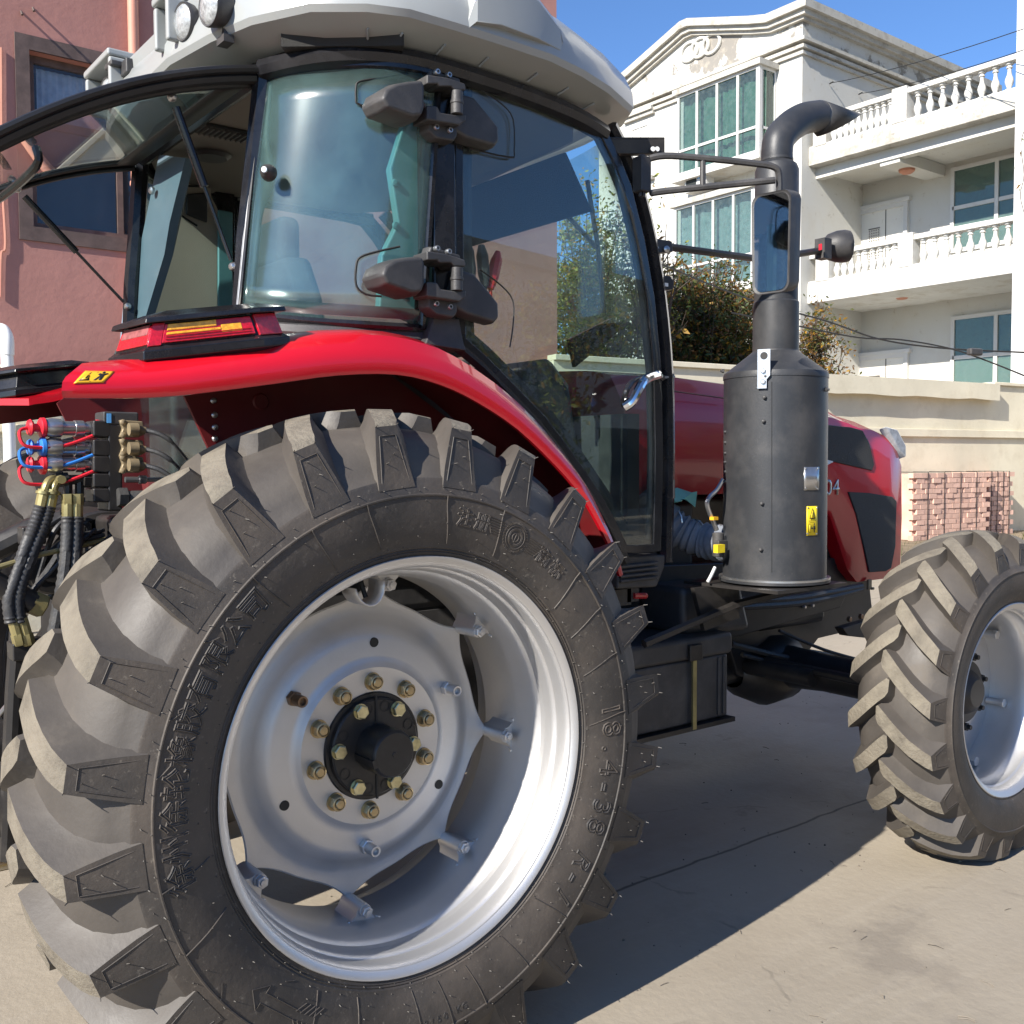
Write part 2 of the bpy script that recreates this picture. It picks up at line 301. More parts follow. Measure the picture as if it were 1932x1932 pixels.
# ---------------------------------------------------------------- wheels
def make_tyre(name, cx, ym, cz, side, prof, lug, N, a0, ridge=True):
    """prof: outer half (r, w) from bead to crown; lug: dict with tables over w"""
    def P(r_, a, w_): return V((cx+r_*cos(a), ym-side*w_, cz+r_*sin(a)))
    full = prof+[(r_, -w_) for r_, w_ in prof[-2::-1]]
    mb = MB(); n = 160; rings = []
    for i in range(n):
        a = 2*pi*i/n; rings.append([P(r_, a, w_) for r_, w_ in full])
    mb.loft(rings, cap=False, closed=False, loop=True)
    # tread faces take the dusty material
    k = len(full)-1; ie = lug['edge']
    mb.mi = [1 if ie <= (i % k) < k-ie else 0 for i in range(len(mb.f))]
    for v_ in mb.v:
        if v_.z < .004: v_.z = .004
    ty = mb.obj(name, ['rubber', 'tread'], T, sharp=40)
    carc = sorted([(w_, r_) for r_, w_ in prof[lug['edge']:]])
    def lugmesh(ac, sgn, clamp=False):
        m = MB(); rings = []
        ws = lug['ws']
        for w_ in ws:
            s_ = (w_-ws[-1])/(ws[0]-ws[-1])
            c_ = R(interp(lug['phi'], w_)); ht = R(interp(lug['ht'], w_)); hb = R(interp(lug['hb'], w_))
            rt = interp(lug['rt'], w_); rb = interp(lug['rb'], w_)
            ring = []
            hs = [(0, hb), (.18, hb*.72+ht*.28), (.5, hb*.36+ht*.64), (1, ht)] if w_ != ws[0] else [(0, hb), (.33, hb*.67+ht*.33), (.66, hb*.34+ht*.66), (1, ht)]
            for f_, h in hs: ring.append((rb+(rt-rb)*f_, -h))
            for f_, h in hs[::-1]: ring.append((rb+(rt-rb)*f_, h))
            if w_ == ws[0]:
                # outer end face hugs the sidewall
                ww = [lug['wend'](r_) for r_, _ in ring]
            else: ww = [w_]*8
            rings.append([P(r_, ac+c_+h, sgn*q) for (r_, h), q in zip(ring, ww)])
        m.loft(rings)
        nf = len(ws)-1
        m.mi = [1 if i % 8 == 3 else 0 for i in range(nf*8)]+[2, 0]
        if ridge:                                # moulded rib round the end face
            e = [P(r_, ac+R(interp(lug['phi'], ws[0]))+h, sgn*(lug['wend'](r_)+.001)) for r_, h in ((rb0(lug)+.015, -R(lug['hb'][-1][1])*.74), (lug['rt'][-1][1]-.022, -R(lug['ht'][-1][1])*.8), (lug['rt'][-1][1]-.022, R(lug['ht'][-1][1])*.8), (rb0(lug)+.015, R(lug['hb'][-1][1])*.74))]
            m.cur = 2
            for p, q in zip(e, e[1:]): m.tube([p, q], .0011, 4)
        if clamp:
            for v_ in m.v:
                if v_.z < .003: v_.z = .003
        return m.mesh('lug', ['tread', 'lugtop', 'rubber'], 30)
    base = {}
    for sgn in (1, -1):
        for i in range(N):
            ac = a0+2*pi*i/N+(0 if sgn > 0 else pi/N)
            if sin(ac-.14) < -.90: inst(lugmesh(ac, sgn, True), 'lug', Matrix.Identity(4), ty); continue
            if sgn not in base: base[sgn] = (lugmesh(ac, sgn), ac)
            me, b0 = base[sgn]
            C = Matrix.Translation((cx, ym, cz)); M = C @ Matrix.Rotation(-(ac-b0), 4, 'Y') @ C.inverted()
            inst(me, 'lug', M, ty)
    return ty
def rb0(l): return l['rb'][-1][1]
REARP = [(.488, .206), (.500, .212), (.508, .218), (.514, .219), (.517, .2215), (.5195, .220), (.5225, .2240), (.5255, .2225), (.529, .2265), (.533, .227), (.545, .232), (.565, .240), (.60, .247), (.63, .2495), (.652, .2495), (.654, .2525), (.657, .2525), (.659, .249), (.68, .243), (.690, .2395), (.6965, .237),
         (.705, .228), (.730, .217), (.754, .201), (.782, .172), (.802, .136), (.814, .095), (.820, .055), (.823, .02), (.823, 0)]
REARL = dict(edge=20, ws=[.236, .204, .18, .14, .10, .06, .02, -.012, -.026],
             phi=[(-.03, -8.6), (.0, -7.7), (.06, -5.6), (.12, -3.5), (.18, -1.5), (.236, 0)],
             ht=[(-.03, 1.1), (-.012, 2.2), (.06, 2.25), (.18, 2.1), (.236, 1.95)],
             hb=[(-.03, 2.8), (-.012, 4.4), (.06, 4.7), (.18, 4.8), (.236, 4.2)],
             rt=[(-.03, .862), (-.012, .868), (.05, .867), (.12, .861), (.19, .842), (.204, .836), (.236, .822)],
             rb=[(-.03, .811), (0, .811), (.055, .808), (.095, .802), (.136, .790), (.172, .769), (.201, .741), (.217, .716), (.236, .676)],
             wend=lambda r_: .2385-(r_-.70)*.135 if r_ > .70 else .2385+(.70-r_)*.31)
FRP = [(.355, .148), (.372, .155), (.380, .160), (.384, .164), (.388, .163), (.392, .167), (.41, .176), (.44, .186), (.475, .190), (.502, .188), (.504, .191), (.507, .191), (.509, .187), (.525, .180), (.532, .175),
       (.545, .162), (.568, .142), (.588, .115), (.600, .082), (.605, .045), (.608, 0)]
FRL = dict(edge=14, ws=[.178, .148, .125, .10, .075, .045, .015, -.012, -.022],
           phi=[(-.025, -15.2), (0, -13.6), (.05, -9.4), (.1, -5.2), (.148, -1.6), (.178, 0)],
           ht=[(-.025, 1.6), (-.012, 3.0), (.05, 3.0), (.178, 2.7)], hb=[(-.025, 3.4), (-.012, 5.2), (.05, 5.3), (.178, 5.2)],
           rt=[(-.025, .652), (-.01, .657), (.05, .655), (.1, .645), (.148, .626), (.178, .612)],
           rb=[(-.025, .597), (0, .597), (.05, .592), (.082, .588), (.115, .576), (.142, .556), (.162, .533), (.178, .520)],
           wend=lambda r_: .1765-(r_-.535)*.14 if r_ > .535 else .1765+(.535-r_)*.28)
ZR = .83; ZF = .63; XF = 2.65; YR = .22; YF = .02
tyR = make_tyre('rear_tyre', 0, YR, ZR, 1, REARP, REARL, 24, R(156.3))
tyL = make_tyre('rear_tyre', 0, 2*YC-YR, ZR, -1, REARP, REARL, 24, R(156.3), ridge=False)
tyF = make_tyre('front_tyre', XF, YF, ZF, 1, FRP, FRL, 20, R(157.5))
tyG = make_tyre('front_tyre', XF, 2*YC-YF, ZF, -1, FRP, FRL, 20, R(157.5), ridge=False)

# moulded lettering, ribs and rubber hairs on the near rear tyre
sw = sorted([(r_, w_) for r_, w_ in REARP[4:21]])
def onside(r_, a, h=0.): return V((r_*cos(a), YR-interp(sw, r_)-h, ZR+r_*sin(a)))
def text_outline(txt, size, bevel, res=3, ital=0., space=1.0):
    c = bpy.data.curves.new('t', 'FONT'); c.body = txt; c.size = size; c.fill_mode = 'NONE'; c.bevel_depth = bevel; c.bevel_resolution = 0; c.resolution_u = res; c.shear = ital; c.space_character = space
    c.align_x = 'CENTER'; c.align_y = 'CENTER'
    o = bpy.data.objects.new('t', c); COL.objects.link(o)
    dg = bpy.context.evaluated_depsgraph_get(); me = bpy.data.meshes.new_from_object(o.evaluated_get(dg))
    vs = [v_.co.copy() for v_ in me.vertices]; fs = [list(p.vertices) for p in me.polygons]
    bpy.data.objects.remove(o); bpy.data.curves.remove(c); bpy.data.meshes.remove(me)
    return vs, fs
def text_fill(txt, size, space=1.0):
    c = bpy.data.curves.new('t', 'FONT'); c.body = txt; c.size = size; c.align_x = 'CENTER'; c.align_y = 'CENTER'; c.resolution_u = 3; c.space_character = space
    o = bpy.data.objects.new('t', c); COL.objects.link(o)
    dg = bpy.context.evaluated_depsgraph_get(); me = bpy.data.meshes.new_from_object(o.evaluated_get(dg))
    vs = [v_.co.copy() for v_ in me.vertices]; fs = [list(p.vertices) for p in me.polygons]
    bpy.data.objects.remove(o); bpy.data.curves.remove(c); bpy.data.meshes.remove(me)
    return vs, fs
let = MB()
def arc_text(txt, size, r_, ang, bevel=.0017, up=1, ital=0., step=None):
    """glyphs one by one along an arc; up=1: tops point outwards"""
    n = len(txt); st = step or size*.95/r_
    for i, ch in enumerate(txt):
        if ch == ' ': continue
        vs, fs = text_outline(ch, size, bevel, 2, ital)
        a = R(ang)+(-1 if up > 0 else 1)*(i-(n-1)/2)*st
        out = []
        for p in vs:
            rr = r_+p.y*up; aa = a-(p.x*up)/r_; out.append(onside(rr, aa, p.z+.0004))
        let.add(out, fs)
arc_text('徐州徐轮橡胶有限公司', .066, .606, 163, bevel=.0022, up=1, step=R(6.2))
arc_text('18.4-38', .085, .604, -10.5, bevel=.0025, up=1, step=R(5.1))
arc_text('R-1', .078, .604, -39.5, bevel=.0023, up=1, ital=.25, step=R(4.8))
arc_text('注册', .048, .605, 76.5, bevel=.0017, step=R(5.2)); arc_text('商标', .048, .605, 50.5, bevel=.0017, step=R(5.2))
arc_text('10PR MAX LOAD 3150 KG', .022, .625, -98, bevel=.0008, up=-1, step=R(1.75))
# winged gear mark
for k in range(28):
    a = 2*pi*k/28; a2 = 2*pi*(k+.5)/28
    def wp(x, y): return onside(.605+y, R(63.4)-x/.605, .001)
    let.tube([wp(.034*cos(a), .034*sin(a)), wp(.039*cos(a), .039*sin(a)), wp(.039*cos(a2), .039*sin(a2)), wp(.034*cos(a2), .034*sin(a2))], .0011, 4)
for rr in (.030, .022, .019, .010): let.tube([wp(rr*cos(t*pi/9), rr*sin(t*pi/9)) for t in range(19)], .0011, 4)
let.tube([wp(0, .01), wp(0, -.012)], .0012, 4)
for sg in (-1, 1):
    for k in range(7): let.tube([wp(sg*.044, .022-k*.0062), wp(sg*(.098-.004*k), .024-k*.0062)], .0011, 4)
    let.tube([wp(sg*.098, .024), wp(sg*.078, -.015)], .0011, 4)
# direction arrow
def ap(x, y): return onside(.60+y, R(-129)+x/.6, .001)
let.tube([ap(-.10, 0), ap(-.065, .028), ap(-.065, .011), ap(.045, .011)], .0014, 4); let.tube([ap(-.10, 0), ap(-.065, -.028), ap(-.065, -.011), ap(.045, -.011)], .0014, 4)
for k in range(5):
    for sg in (-1, 1): let.tube([ap(.03+k*.013, sg*.008), ap(.05+k*.013, sg*.03)], .0014, 4)
let.tube([ap(-.03, -.05), ap(-.005, -.06)], .0012, 4)
# radial mould ribs between the ring and the bead
for i, a in enumerate((131.6, 117, 104, 84.5, 69.0, 42, 31, 18.5, 3.5, -48, -62, -75, -84, -92, -108, -120, -168, -155, -143, 146.2, 160.9, 171.2)):
    r0 = .655; r1 = .54 if i not in (18, 19, 20, 21) else .63
    let.tube([onside(r0+(r1-r0)*t/6, R(a)-R(2.2)*(t/6)**1.5, .0005) for t in range(7)], .0016, 4)
stuff(let.obj('sidewall_lettering', 'rubber', tyR, sharp=40))
hair = MB()
def hairs(r_, n, a_off, l):
    for i in range(n):
        a = 2*pi*i/n+a_off+random.uniform(-.01, .01); p = onside(r_+random.uniform(-.004, .004), a)
        q = p+V((random.uniform(-.4, .4), -1, random.uniform(-.4, .4))).normalized()*l*random.uniform(.5, 1.2); hair.tube([p, q], [.0013, .0008], 3)
hairs(.676, 72, 0, .008); hairs(.663, 48, .02, .008); hairs(.64, 36, 0, .007); hairs(.56, 40, .03, .006); hairs(.585, 30, 0, .006)
hairs(.535, 72, 0, .004); hairs(.522, 72, .02, .004)
for i in range(24):
    for rr, dd in ((.79, .6), (.755, -.6), (.735, 1.2)):
        a = R(156.3)+2*pi*i/24+R(dd); p = V((rr*cos(a), YR-REARL['wend'](rr), ZR+rr*sin(a))); q = p+V((random.uniform(-.4, .4), -1, random.uniform(-.3, .5))).normalized()*.011; hair.tube([p, q], [.0013, .0007], 3)
    for dd in (-1.9, 1.9):
        a = R(156.3)+2*pi*i/24+R(dd); p = V((.822*cos(a), YR-.222, ZR+.822*sin(a))); hair.tube([p, p+V((cos(a)*.4+random.uniform(-.4, .4), -1, sin(a)*.4)).normalized()*.012], [.0014, .0008], 3)
pm('hairrubber', (.075, .068, .06), .6); stuff(hair.obj('rubber_hairs', 'hairrubber', tyR))

def P_(cx, ym, cz, side): return lambda r_, a, w_: V((cx+r_*cos(a), ym-side*w_, cz+r_*sin(a)))
def lathe_wheel(mb, prof, cx, ym, cz, side, n=128):
    p = P_(cx, ym, cz, side); mb.loft([[p(r_, 2*pi*i/n, w_) for r_, w_ in prof] for i in range(n)], cap=False, closed=False, loop=True); return mb
RIMP = [(.486, .211), (.500, .217), (.5065, .2195), (.5085, .221), (.5065, .2235), (.500, .222), (.490, .214), (.483, .205), (.479, .195), (.478, .165), (.473, .160), (.470, .150), (.470, .118), (.462, .108), (.455, .098), (.452, .07), (.447, .05), (.446, .02), (.446, -.12), (.47, -.15), (.478, -.2), (.505, -.219), (.508, -.222), (.505, -.225), (.49, -.214), (.486, -.205), (.486, -.15), (.456, -.11), (.456, .09), (.486, .16), (.486, .211)]
def hexprism(mb, c, d, r_, h, ph=0, dome=True):
    d = V(d).normalized(); u_ = d.orthogonal().normalized(); w_ = d.cross(u_); c = V(c)
    ring = lambda rr, hh: [c+d*hh+(u_*cos(ph+k*pi/3)+w_*sin(ph+k*pi/3))*rr for k in range(6)]
    mb.loft([ring(r_*1.0, 0), ring(r_, h*.88), ring(r_*.86, h)])
def rear_wheel(ym, side, detail):
    p = P_(0, ym, ZR, side)
    rim = lathe_wheel(MB(), RIMP, 0, ym, ZR, side).obj('rear_rim', 'silver', T, sharp=30)
    # disc: lobed plate with raised centre
    mb = MB(); n = 192
    def rout(a):
        ph = ((a-R(-5.5)) % (pi/4))/(pi/4)-.5; t = abs(ph)*2       # 1 at a lobe
        return .372+.048*(t**3.2)
    cols = []
    for i in range(n):
        a = 2*pi*i/n; ro = rout(a); row = []
        for rr, ww in ((.10, -.012), (.19, -.012), (.203, -.010), (.212, -.017), (.222, -.024), (.232, -.026), (.272, -.027), (.290, -.033), (.312, -.052), (.334, -.068), (.346, -.072)):
            row.append(p(rr, a, ww))
        row += [p(.346+(ro-.346)*.5, a, -.073), p(ro-.004, a, -.073), p(ro, a, -.076), p(ro-.004, a, -.084), p(.2, a, -.06)]
        cols.append(row)
    mb.loft(cols, cap=False, closed=False, loop=True)
    disc = mb.obj('wheel_disc', 'silver', rim, sharp=30)
    dr = V((0, -side, 0))
    if not detail: 
        MB().lathe([(.0, .16), (.055, .16), (.06, .155), (.06, .0), (.14, 0), (.14, -.03)], p(0, 0, -.02), dr, 40).obj('hub', 'blackpaint', rim); return
    # welded clamp sleeves on the barrel and their bolts
    cl = MB(); cl2 = MB()
    for k in range(8):
        a = R(-5.5)+k*pi/4; c0 = p(.420, a, -.073); rad = V((cos(a), 0, sin(a))); tan = V((-sin(a), 0, cos(a)))
        prof = [rad*.033+tan*.046, rad*.024+tan*.034, rad*.012+tan*.0225, rad*.0+tan*.0195, -rad*.011+tan*.0145, -rad*.0175+tan*.006, -rad*.0175-tan*.006, -rad*.011-tan*.0145, rad*.0-tan*.0195, rad*.012-tan*.0225, rad*.024-tan*.034, rad*.033-tan*.046]
        cl = MB(); cl.loft([[c0+q+dr*h for q in prof] for h in (-.012, .080)]); ob = cl.obj('clamp_sleeve', 'silver', rim, sharp=50)
        for sg in (1, -1): wd_ = MB(); q0 = c0+rad*.027+tan*.040*sg; wd_.tube([q0+dr*.072, q0+dr*.084+tan*.004*sg, q0+dr*.089+rad*.004], [.005, .0065, .004], 6); wd_.obj('weld_bead', 'silver', rim)
        b2 = MB(); e = c0+dr*.080; b2.lathe([(0, .008), (.017, .008), (.0175, 0)], e, dr, 20); hexprism(b2, e+dr*.008, dr, .0155, .014, a); b2.lathe([(0, .028), (.008, .027), (.009, .02)], e, dr, 12)
        b2.obj('clamp_bolt', 'silver', rim)
    hub = MB()
    hub.lathe([(.0, -.05), (.140, -.05), (.140, .002), (.137, .006), (.128, .006), (.126, .018), (.122, .022), (.0, .022)], p(0, 0, -.012), dr, 72); h = hub.obj('hub_flange', 'blackpaint', rim, sharp=30)
    cap = MB(); cap.lathe([(.0, .092), (.054, .092), (.059, .087), (.061, .08), (.061, .0)], p(0, 0, .008), dr, 56); cap.lathe([(.0, .094), (.006, .0935), (.007, .092)], p(0, 0, .0085), dr, 12)
    cap.obj('axle_end', 'blackpaint', rim, sharp=30)
    sp = MB()                                     # clamp split and keyway
    for sg in (1, -1): MB().box(p(.097, sg*pi/2, .011), (.006, .004, .075)).obj('hub_slot', 'ink', rim)
    kw = MB(); kw.box(p(.058, R(195), .05), (.012, .10, .022), Matrix.Rotation(-R(15), 3, 'Y')); kw.obj('axle_key', 'blackpaint', rim)
    ho = MB()
    for k, a in enumerate((90-14, 90+14, 25, -30, 155, 210, 270-14, 270+14)):
        MB().lathe([(0, -.004), (.0125, -.004), (.0135, .0), (.0145, .0012), (.0125, .0012)], p(.106, R(a), .0104), dr, 20).obj('puller_hole', 'ink', rim)
    for k, a in enumerate((89, 53, 16, -20, -57, -94, -131, -168, 156, 122)):
        b = MB(); e = p(.167, R(a), -.012); b.lathe([(0, .003), (.0235, .003), (.024, -.001)], e, dr, 24); hexprism(b, e+dr*.003, dr, .0205, .019, R(a*3)); b.lathe([(.0185, .021), (.0185, .0245), (.015, .026), (.0145, .022)], e, dr, 20); b.lathe([(0, .031), (.010, .0305), (.0125, .028), (.0125, .02)], e, dr, 16)
        b.obj('wheel_nut', 'brass', rim, sharp=30)
    for k, a in enumerate((115, 55, -5, -63, -122, 176)):
        b = MB(); e = p(.110, R(a), .010); b.lathe([(0, .003), (.020, .003), (.020, -.001)], e, dr, 20); hexprism(b, e+dr*.003, dr, .0185, .014, R(a*2+10)); b.obj('hub_bolt', 'zinc', rim, sharp=30)
    for q, mt in (((560, 1320), 'bronze'), ((850, 1300), 'silver'), ((697, 1600), 'silver')):
        b = MB(); e = at(q[0], q[1], 'y', ym+side*.005); e.y = ym+.026
        hexprism(b, e, dr, .0195, .018); b.lathe([(.0, .042), (.009, .042), (.0095, .054), (.0135, .055), (.0145, .053), (.0145, .01)], e, dr, 20); b.obj('ballast_stud', mt, rim, sharp=30)
    for q in ((706, 1212), (828, 1480), (537, 1520)):
        e = at(q[0], q[1], 'y', ym+.026); MB().lathe([(0, .0012), (.0125, .0012), (.013, -.003)], e, dr, 20).obj('disc_hole', 'ink', rim)
    # valve guard
    a = R(101); c0 = p(.446, a, .09); rad = V((cos(a), 0, sin(a))); tan = V((-sin(a), 0, cos(a))); vg = MB(); rows = []
    for hh in (-.03, .045): rows.append([c0+dr*hh-rad*.045*sin(t*pi/10)*1.15+tan*.040*cos(t*pi/10) for t in range(11)])
    vg.grid(rows); vg.obj('valve_guard', 'silver', rim, solid=.004); MB().cyl(c0, c0-rad*.035+dr*.01, .006, 10).obj('valve_stem', 'ink', rim)
rear_wheel(YR, 1, True); rear_wheel(2*YC-YR, -1, False)
FRIM = [(.356, .150), (.374, .158), (.380, .161), (.381, .163), (.378, .165), (.366, .158), (.356, .150), (.352, .140), (.350, .115), (.345, .108), (.343, .08), (.335, .068), (.328, .055), (.326, .0), (.326, -.10), (.35, -.13), (.378, -.16), (.380, -.163), (.376, -.165), (.36, -.15), (.36, -.12), (.336, -.09), (.336, .05), (.36, .11), (.36, .150)]
def front_wheel(ym, side):
    p = P_(XF, ym, ZF, side); rim = lathe_wheel(MB(), FRIM, XF, ym, ZF, side, 96).obj('front_rim', 'silver', T, sharp=30); dr = V((0, -side, 0))
    lathe_wheel(MB(), [(.06, -.055), (.17, -.055), (.19, -.062), (.21, -.085), (.326, -.095), (.326, -.103), (.2, -.09), (.06, -.07)], XF, ym, ZF, side, 64).obj('wheel_disc', 'silver', rim)
    MB().lathe([(0, .07), (.055, .07), (.075, .055), (.09, .03), (.125, .025), (.13, 0), (.13, -.05)], p(0, 0, -.05), dr, 40).obj('hub', 'brownmetal', rim)
    for k in range(8):
        b = MB(); e = p(.155, k*pi/4+.2, -.055); hexprism(b, e, dr, .018, .02); b.cyl(e, e+dr*.034, .01, 10); b.obj('wheel_nut', 'brownmetal', rim)
    for k in range(6):
        b = MB(); e = p(.305, k*pi/3+.75, -.09); b.cyl(e, e+dr*.06, .015, 12); hexprism(b, e+dr*.06, dr, .02, .016); b.obj('clamp_bolt', 'silver', rim)
    a = R(120); c0 = p(.328, a, .05); rad = V((cos(a), 0, sin(a))); tan = V((-sin(a), 0, cos(a))); vg = MB()
    vg.grid([[c0+dr*hh-rad*.040*sin(t*pi/10)*1.15+tan*.034*cos(t*pi/10) for t in range(11)] for hh in (-.03, .04)]); vg.obj('valve_guard', 'silver', rim, solid=.004)
front_wheel(YF, 1); front_wheel(2*YC-YF, -1)

# ---------------------------------------------------------------- rear fenders (mudguards)
FPATH = [(-.747, 1.699), (-.62, 1.703), (-.511, 1.712), (-.39, 1.730), (-.269, 1.750), (-.10, 1.778), (.068, 1.788), (.20, 1.768), (.32, 1.726), (.46, 1.655), (.603, 1.55), (.70, 1.462), (.77, 1.372), (.82, 1.295), (.858, 1.212)]
def fender(side):
    pts = bez([(x, 0, z) for x, z in FPATH], 3); N = len(pts); rings = []
    for i, p in enumerate(pts):
        t = (pts[min(i+1, N-1)]-pts[max(i-1, 0)]).normalized(); n_ = V((-t.z, 0, t.x))
        s = i/(N-1); hl = interp([(0, .046), (.2, .062), (.5, .072), (.75, .050), (1, .022)], s); hc = interp([(0, .060), (.12, .066), (.3, .060), (.42, .050), (.6, .040), (.8, .012), (1, .004)], s)
        wd = interp([(0, .40), (.5, .42), (1, .36)], s); sh = interp([(0, .75), (.3, .25), (.45, 0), (1, 0)], s)
        cw = interp([(0, .26), (.2, .20), (.42, .11), (1, .11)], s)
        sec = [(0, 0), (-.004, hl*.3), (.002, hl*.72), (.016, hl), (cw*.34, hl+hc*.66), (cw*.72, hl+hc), (wd, hl+hc+.004), (wd, hl+hc-.02), (cw*.72, hl+hc-.022), (cw*.34, hl+hc*.66-.022), (.022, hl*.5), (.012, 0)]
        ring = []
        for dy, dn in sec:
            q = p+n_*dn; q.x += sh*dy; q.z += -.05*sh*dy; ring.append(V((q.x, .2+dy, q.z)))
        rings.append([mir(q) if side < 0 else q for q in ring])
    mb = MB(); mb.loft(rings)
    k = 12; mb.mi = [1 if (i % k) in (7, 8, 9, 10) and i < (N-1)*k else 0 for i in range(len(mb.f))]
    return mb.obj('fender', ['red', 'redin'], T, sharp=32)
fe = fender(1); fender(-1)
for s_ in (1, -1):
    mm = (lambda p: V(p)) if s_ > 0 else mir
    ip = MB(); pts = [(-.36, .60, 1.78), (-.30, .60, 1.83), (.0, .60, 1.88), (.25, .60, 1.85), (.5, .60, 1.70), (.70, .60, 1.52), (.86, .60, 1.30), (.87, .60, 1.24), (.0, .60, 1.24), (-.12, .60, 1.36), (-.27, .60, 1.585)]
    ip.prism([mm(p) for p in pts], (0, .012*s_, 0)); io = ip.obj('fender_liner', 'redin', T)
    if s_ > 0:
        for q in ((403, 756), (405, 783), (406, 806), (406, 828)):
            e = at(*q, 'y', .598); MB().lathe([(0, .006), (.006, .005), (.009, 0)], e, (0, -1, 0), 10).obj('liner_rivet', 'steel', io)
        for q in ((492, 758),): MB().lathe([(0, .004), (.02, .004), (.024, 0)], at(*q, 'y', .598), (0, -1, 0), 16).obj('liner_plug', 'redin', io)
        for ang in (64, 42): MB().tube([(1.0*0+(.93)*cos(R(ang-k*4)), .598-.10*(1-k/6)*.2, .83+.93*sin(R(ang-k*4))) for k in range(5)], .004, 4).obj('liner_seam', 'redin', io)
# warning decal on the fender's tail
def decal(corners, mat, parent, off, name):
    c = [V(p)+V(off) for p in corners]; mb = MB(); n_ = (c[1]-c[0]).cross(c[3]-c[0]).normalized()*.0015
    if n_.dot(CAM-c[0]) < 0: n_ = -n_
    mb.loft([[p-n_*.3 for p in c], [p+n_ for p in c]]); return mb.obj(name, mat, parent, sharp=None), n_
def pol_on(c, pts, n_, mat, name, parent, off=.002):
    """flat print on a quad c (bilinear)"""
    def b(u_, v_): return c[0]*(1-u_)*(1-v_)+c[1]*u_*(1-v_)+c[2]*u_*v_+c[3]*(1-u_)*v_
    q = [b(*p) for p in pts]; nn = n_.normalized()*off
    MB().loft([[p+nn for p in q], [p+nn*1.25 for p in q]]).obj(name, mat, parent, sharp=None)
def man(c, n_, parent, u0, v0, sx, sy):
    pol_on(c, [(u0+sx*(.5+.16*cos(k*pi/4)), v0+sy*(.86+.11*sin(k*pi/4))) for k in range(8)], n_, 'ink', 'print_head', parent)
    pol_on(c, [(u0+sx*a, v0+sy*b) for a, b in ((.35, 0), (.48, 0), (.5, .35), (.52, 0), (.65, 0), (.66, .42), (.85, .3), (.9, .36), (.66, .72), (.34, .72), (.1, .36), (.15, .3), (.34, .42))], n_, 'ink', 'print_body', parent)
def warn(c, n_, parent, u0, v0, sx, sy):
    pol_on(c, [(u0, v0), (u0+sx, v0), (u0+sx*.5, v0+sy)], n_, 'ink', 'print_triangle', parent, .002)
    pol_on(c, [(u0+sx*.14, v0+sy*.09), (u0+sx*.86, v0+sy*.09), (u0+sx*.5, v0+sy*.82)], n_, 'yellow', 'print_triangle_field', parent, .0026)
    pol_on(c, [(u0+sx*.44, v0+sy*.18), (u0+sx*.56, v0+sy*.18), (u0+sx*.54, v0+sy*.6), (u0+sx*.46, v0+sy*.6)], n_, 'ink', 'print_mark', parent, .0032)

# ---------------------------------------------------------------- tail lamps
def tail_lamp(side):
    mm = (lambda p: V(p)) if side > 0 else mir
    def z0(x): return 1.782+(x+.60)*.165
    base = [(-.585, .42), (-.555, .262), (-.29, .222), (-.21, .25), (-.20, .48), (-.48, .55)]
    def ring(off, dz):
        c = V((sum(p[0] for p in base)/6, sum(p[1] for p in base)/6)); out = []
        for x, y in base:
            d = V((x, y))-c; d = d*(1+off/d.length); q = c+d; out.append(mm((q.x, q.y, z0(q.x)+dz)))
        return out
    mb = MB(); mb.loft([ring(-.03, -.012), ring(-.004, .0), ring(.004, .004), ring(.004, .024), ring(-.004, .028), ring(-.012, .034)])
    mb.loft([ring(-.012, .032), ring(-.034, .086), ring(-.004, .086), ring(-.008, .098), ring(-.075, .114)])
    hs = mb.obj('tail_lamp', 'blackgloss', T, bev=.003, sharp=25)
    # lens panels between the rims
    lo = ring(-.008, .032); hi = ring(-.028, .086)
    def seg(a, b, t0, t1, v0, v1, mat, nm, push):
        A = lo[a].lerp(lo[b], t0); B = lo[a].lerp(lo[b], t1); C = hi[a].lerp(hi[b], t1); D = hi[a].lerp(hi[b], t0)
        P0 = A.lerp(D, v0); P1 = B.lerp(C, v0); P2 = B.lerp(C, v1); P3 = A.lerp(D, v1)
        n_ = (P1-P0).cross(P3-P0).normalized(); ce = V((-.4, .38 if side > 0 else 2*YC-.38, 1.87))
        if n_.dot(P0-ce) < 0: n_ = -n_
        m2 = MB(); m2.loft([[p-n_*.01 for p in (P0, P1, P2, P3)], [p+n_*push for p in (P0, P1, P2, P3)]]); m2.obj(nm, mat, hs, bev=.002)
    seg(0, 1, .08, 1, .10, .90, 'lensred', 'lens', .002); seg(0, 1, .15, .95, .5, .93, 'lensgrey', 'reverse_lens', .004)
    seg(1, 2, 0, .12, .02, .98, 'lensred', 'lens', .002)
    seg(1, 2, .12, .97, .10, .90, 'lensred', 'lens', .002); seg(1, 2, .15, .62, .60, .88, 'lensamber', 'glare_bar', .004); seg(1, 2, .15, .66, .42, .54, 'lensamber', 'glare_bar', .004); seg(1, 2, .66, .86, .30, .66, 'lensamber', 'glare_bar', .003)  # amber bars paint the sun's glare onto the red lens
    for k in range(3): seg(1, 2, .15, .94, .10+k*.12, .13+k*.12, 'lensred', 'lens_rib', .005)
    seg(2, 3, .02, .9, .02, .98, 'lensred', 'lens', .002)
tail_lamp(1); tail_lamp(-1)

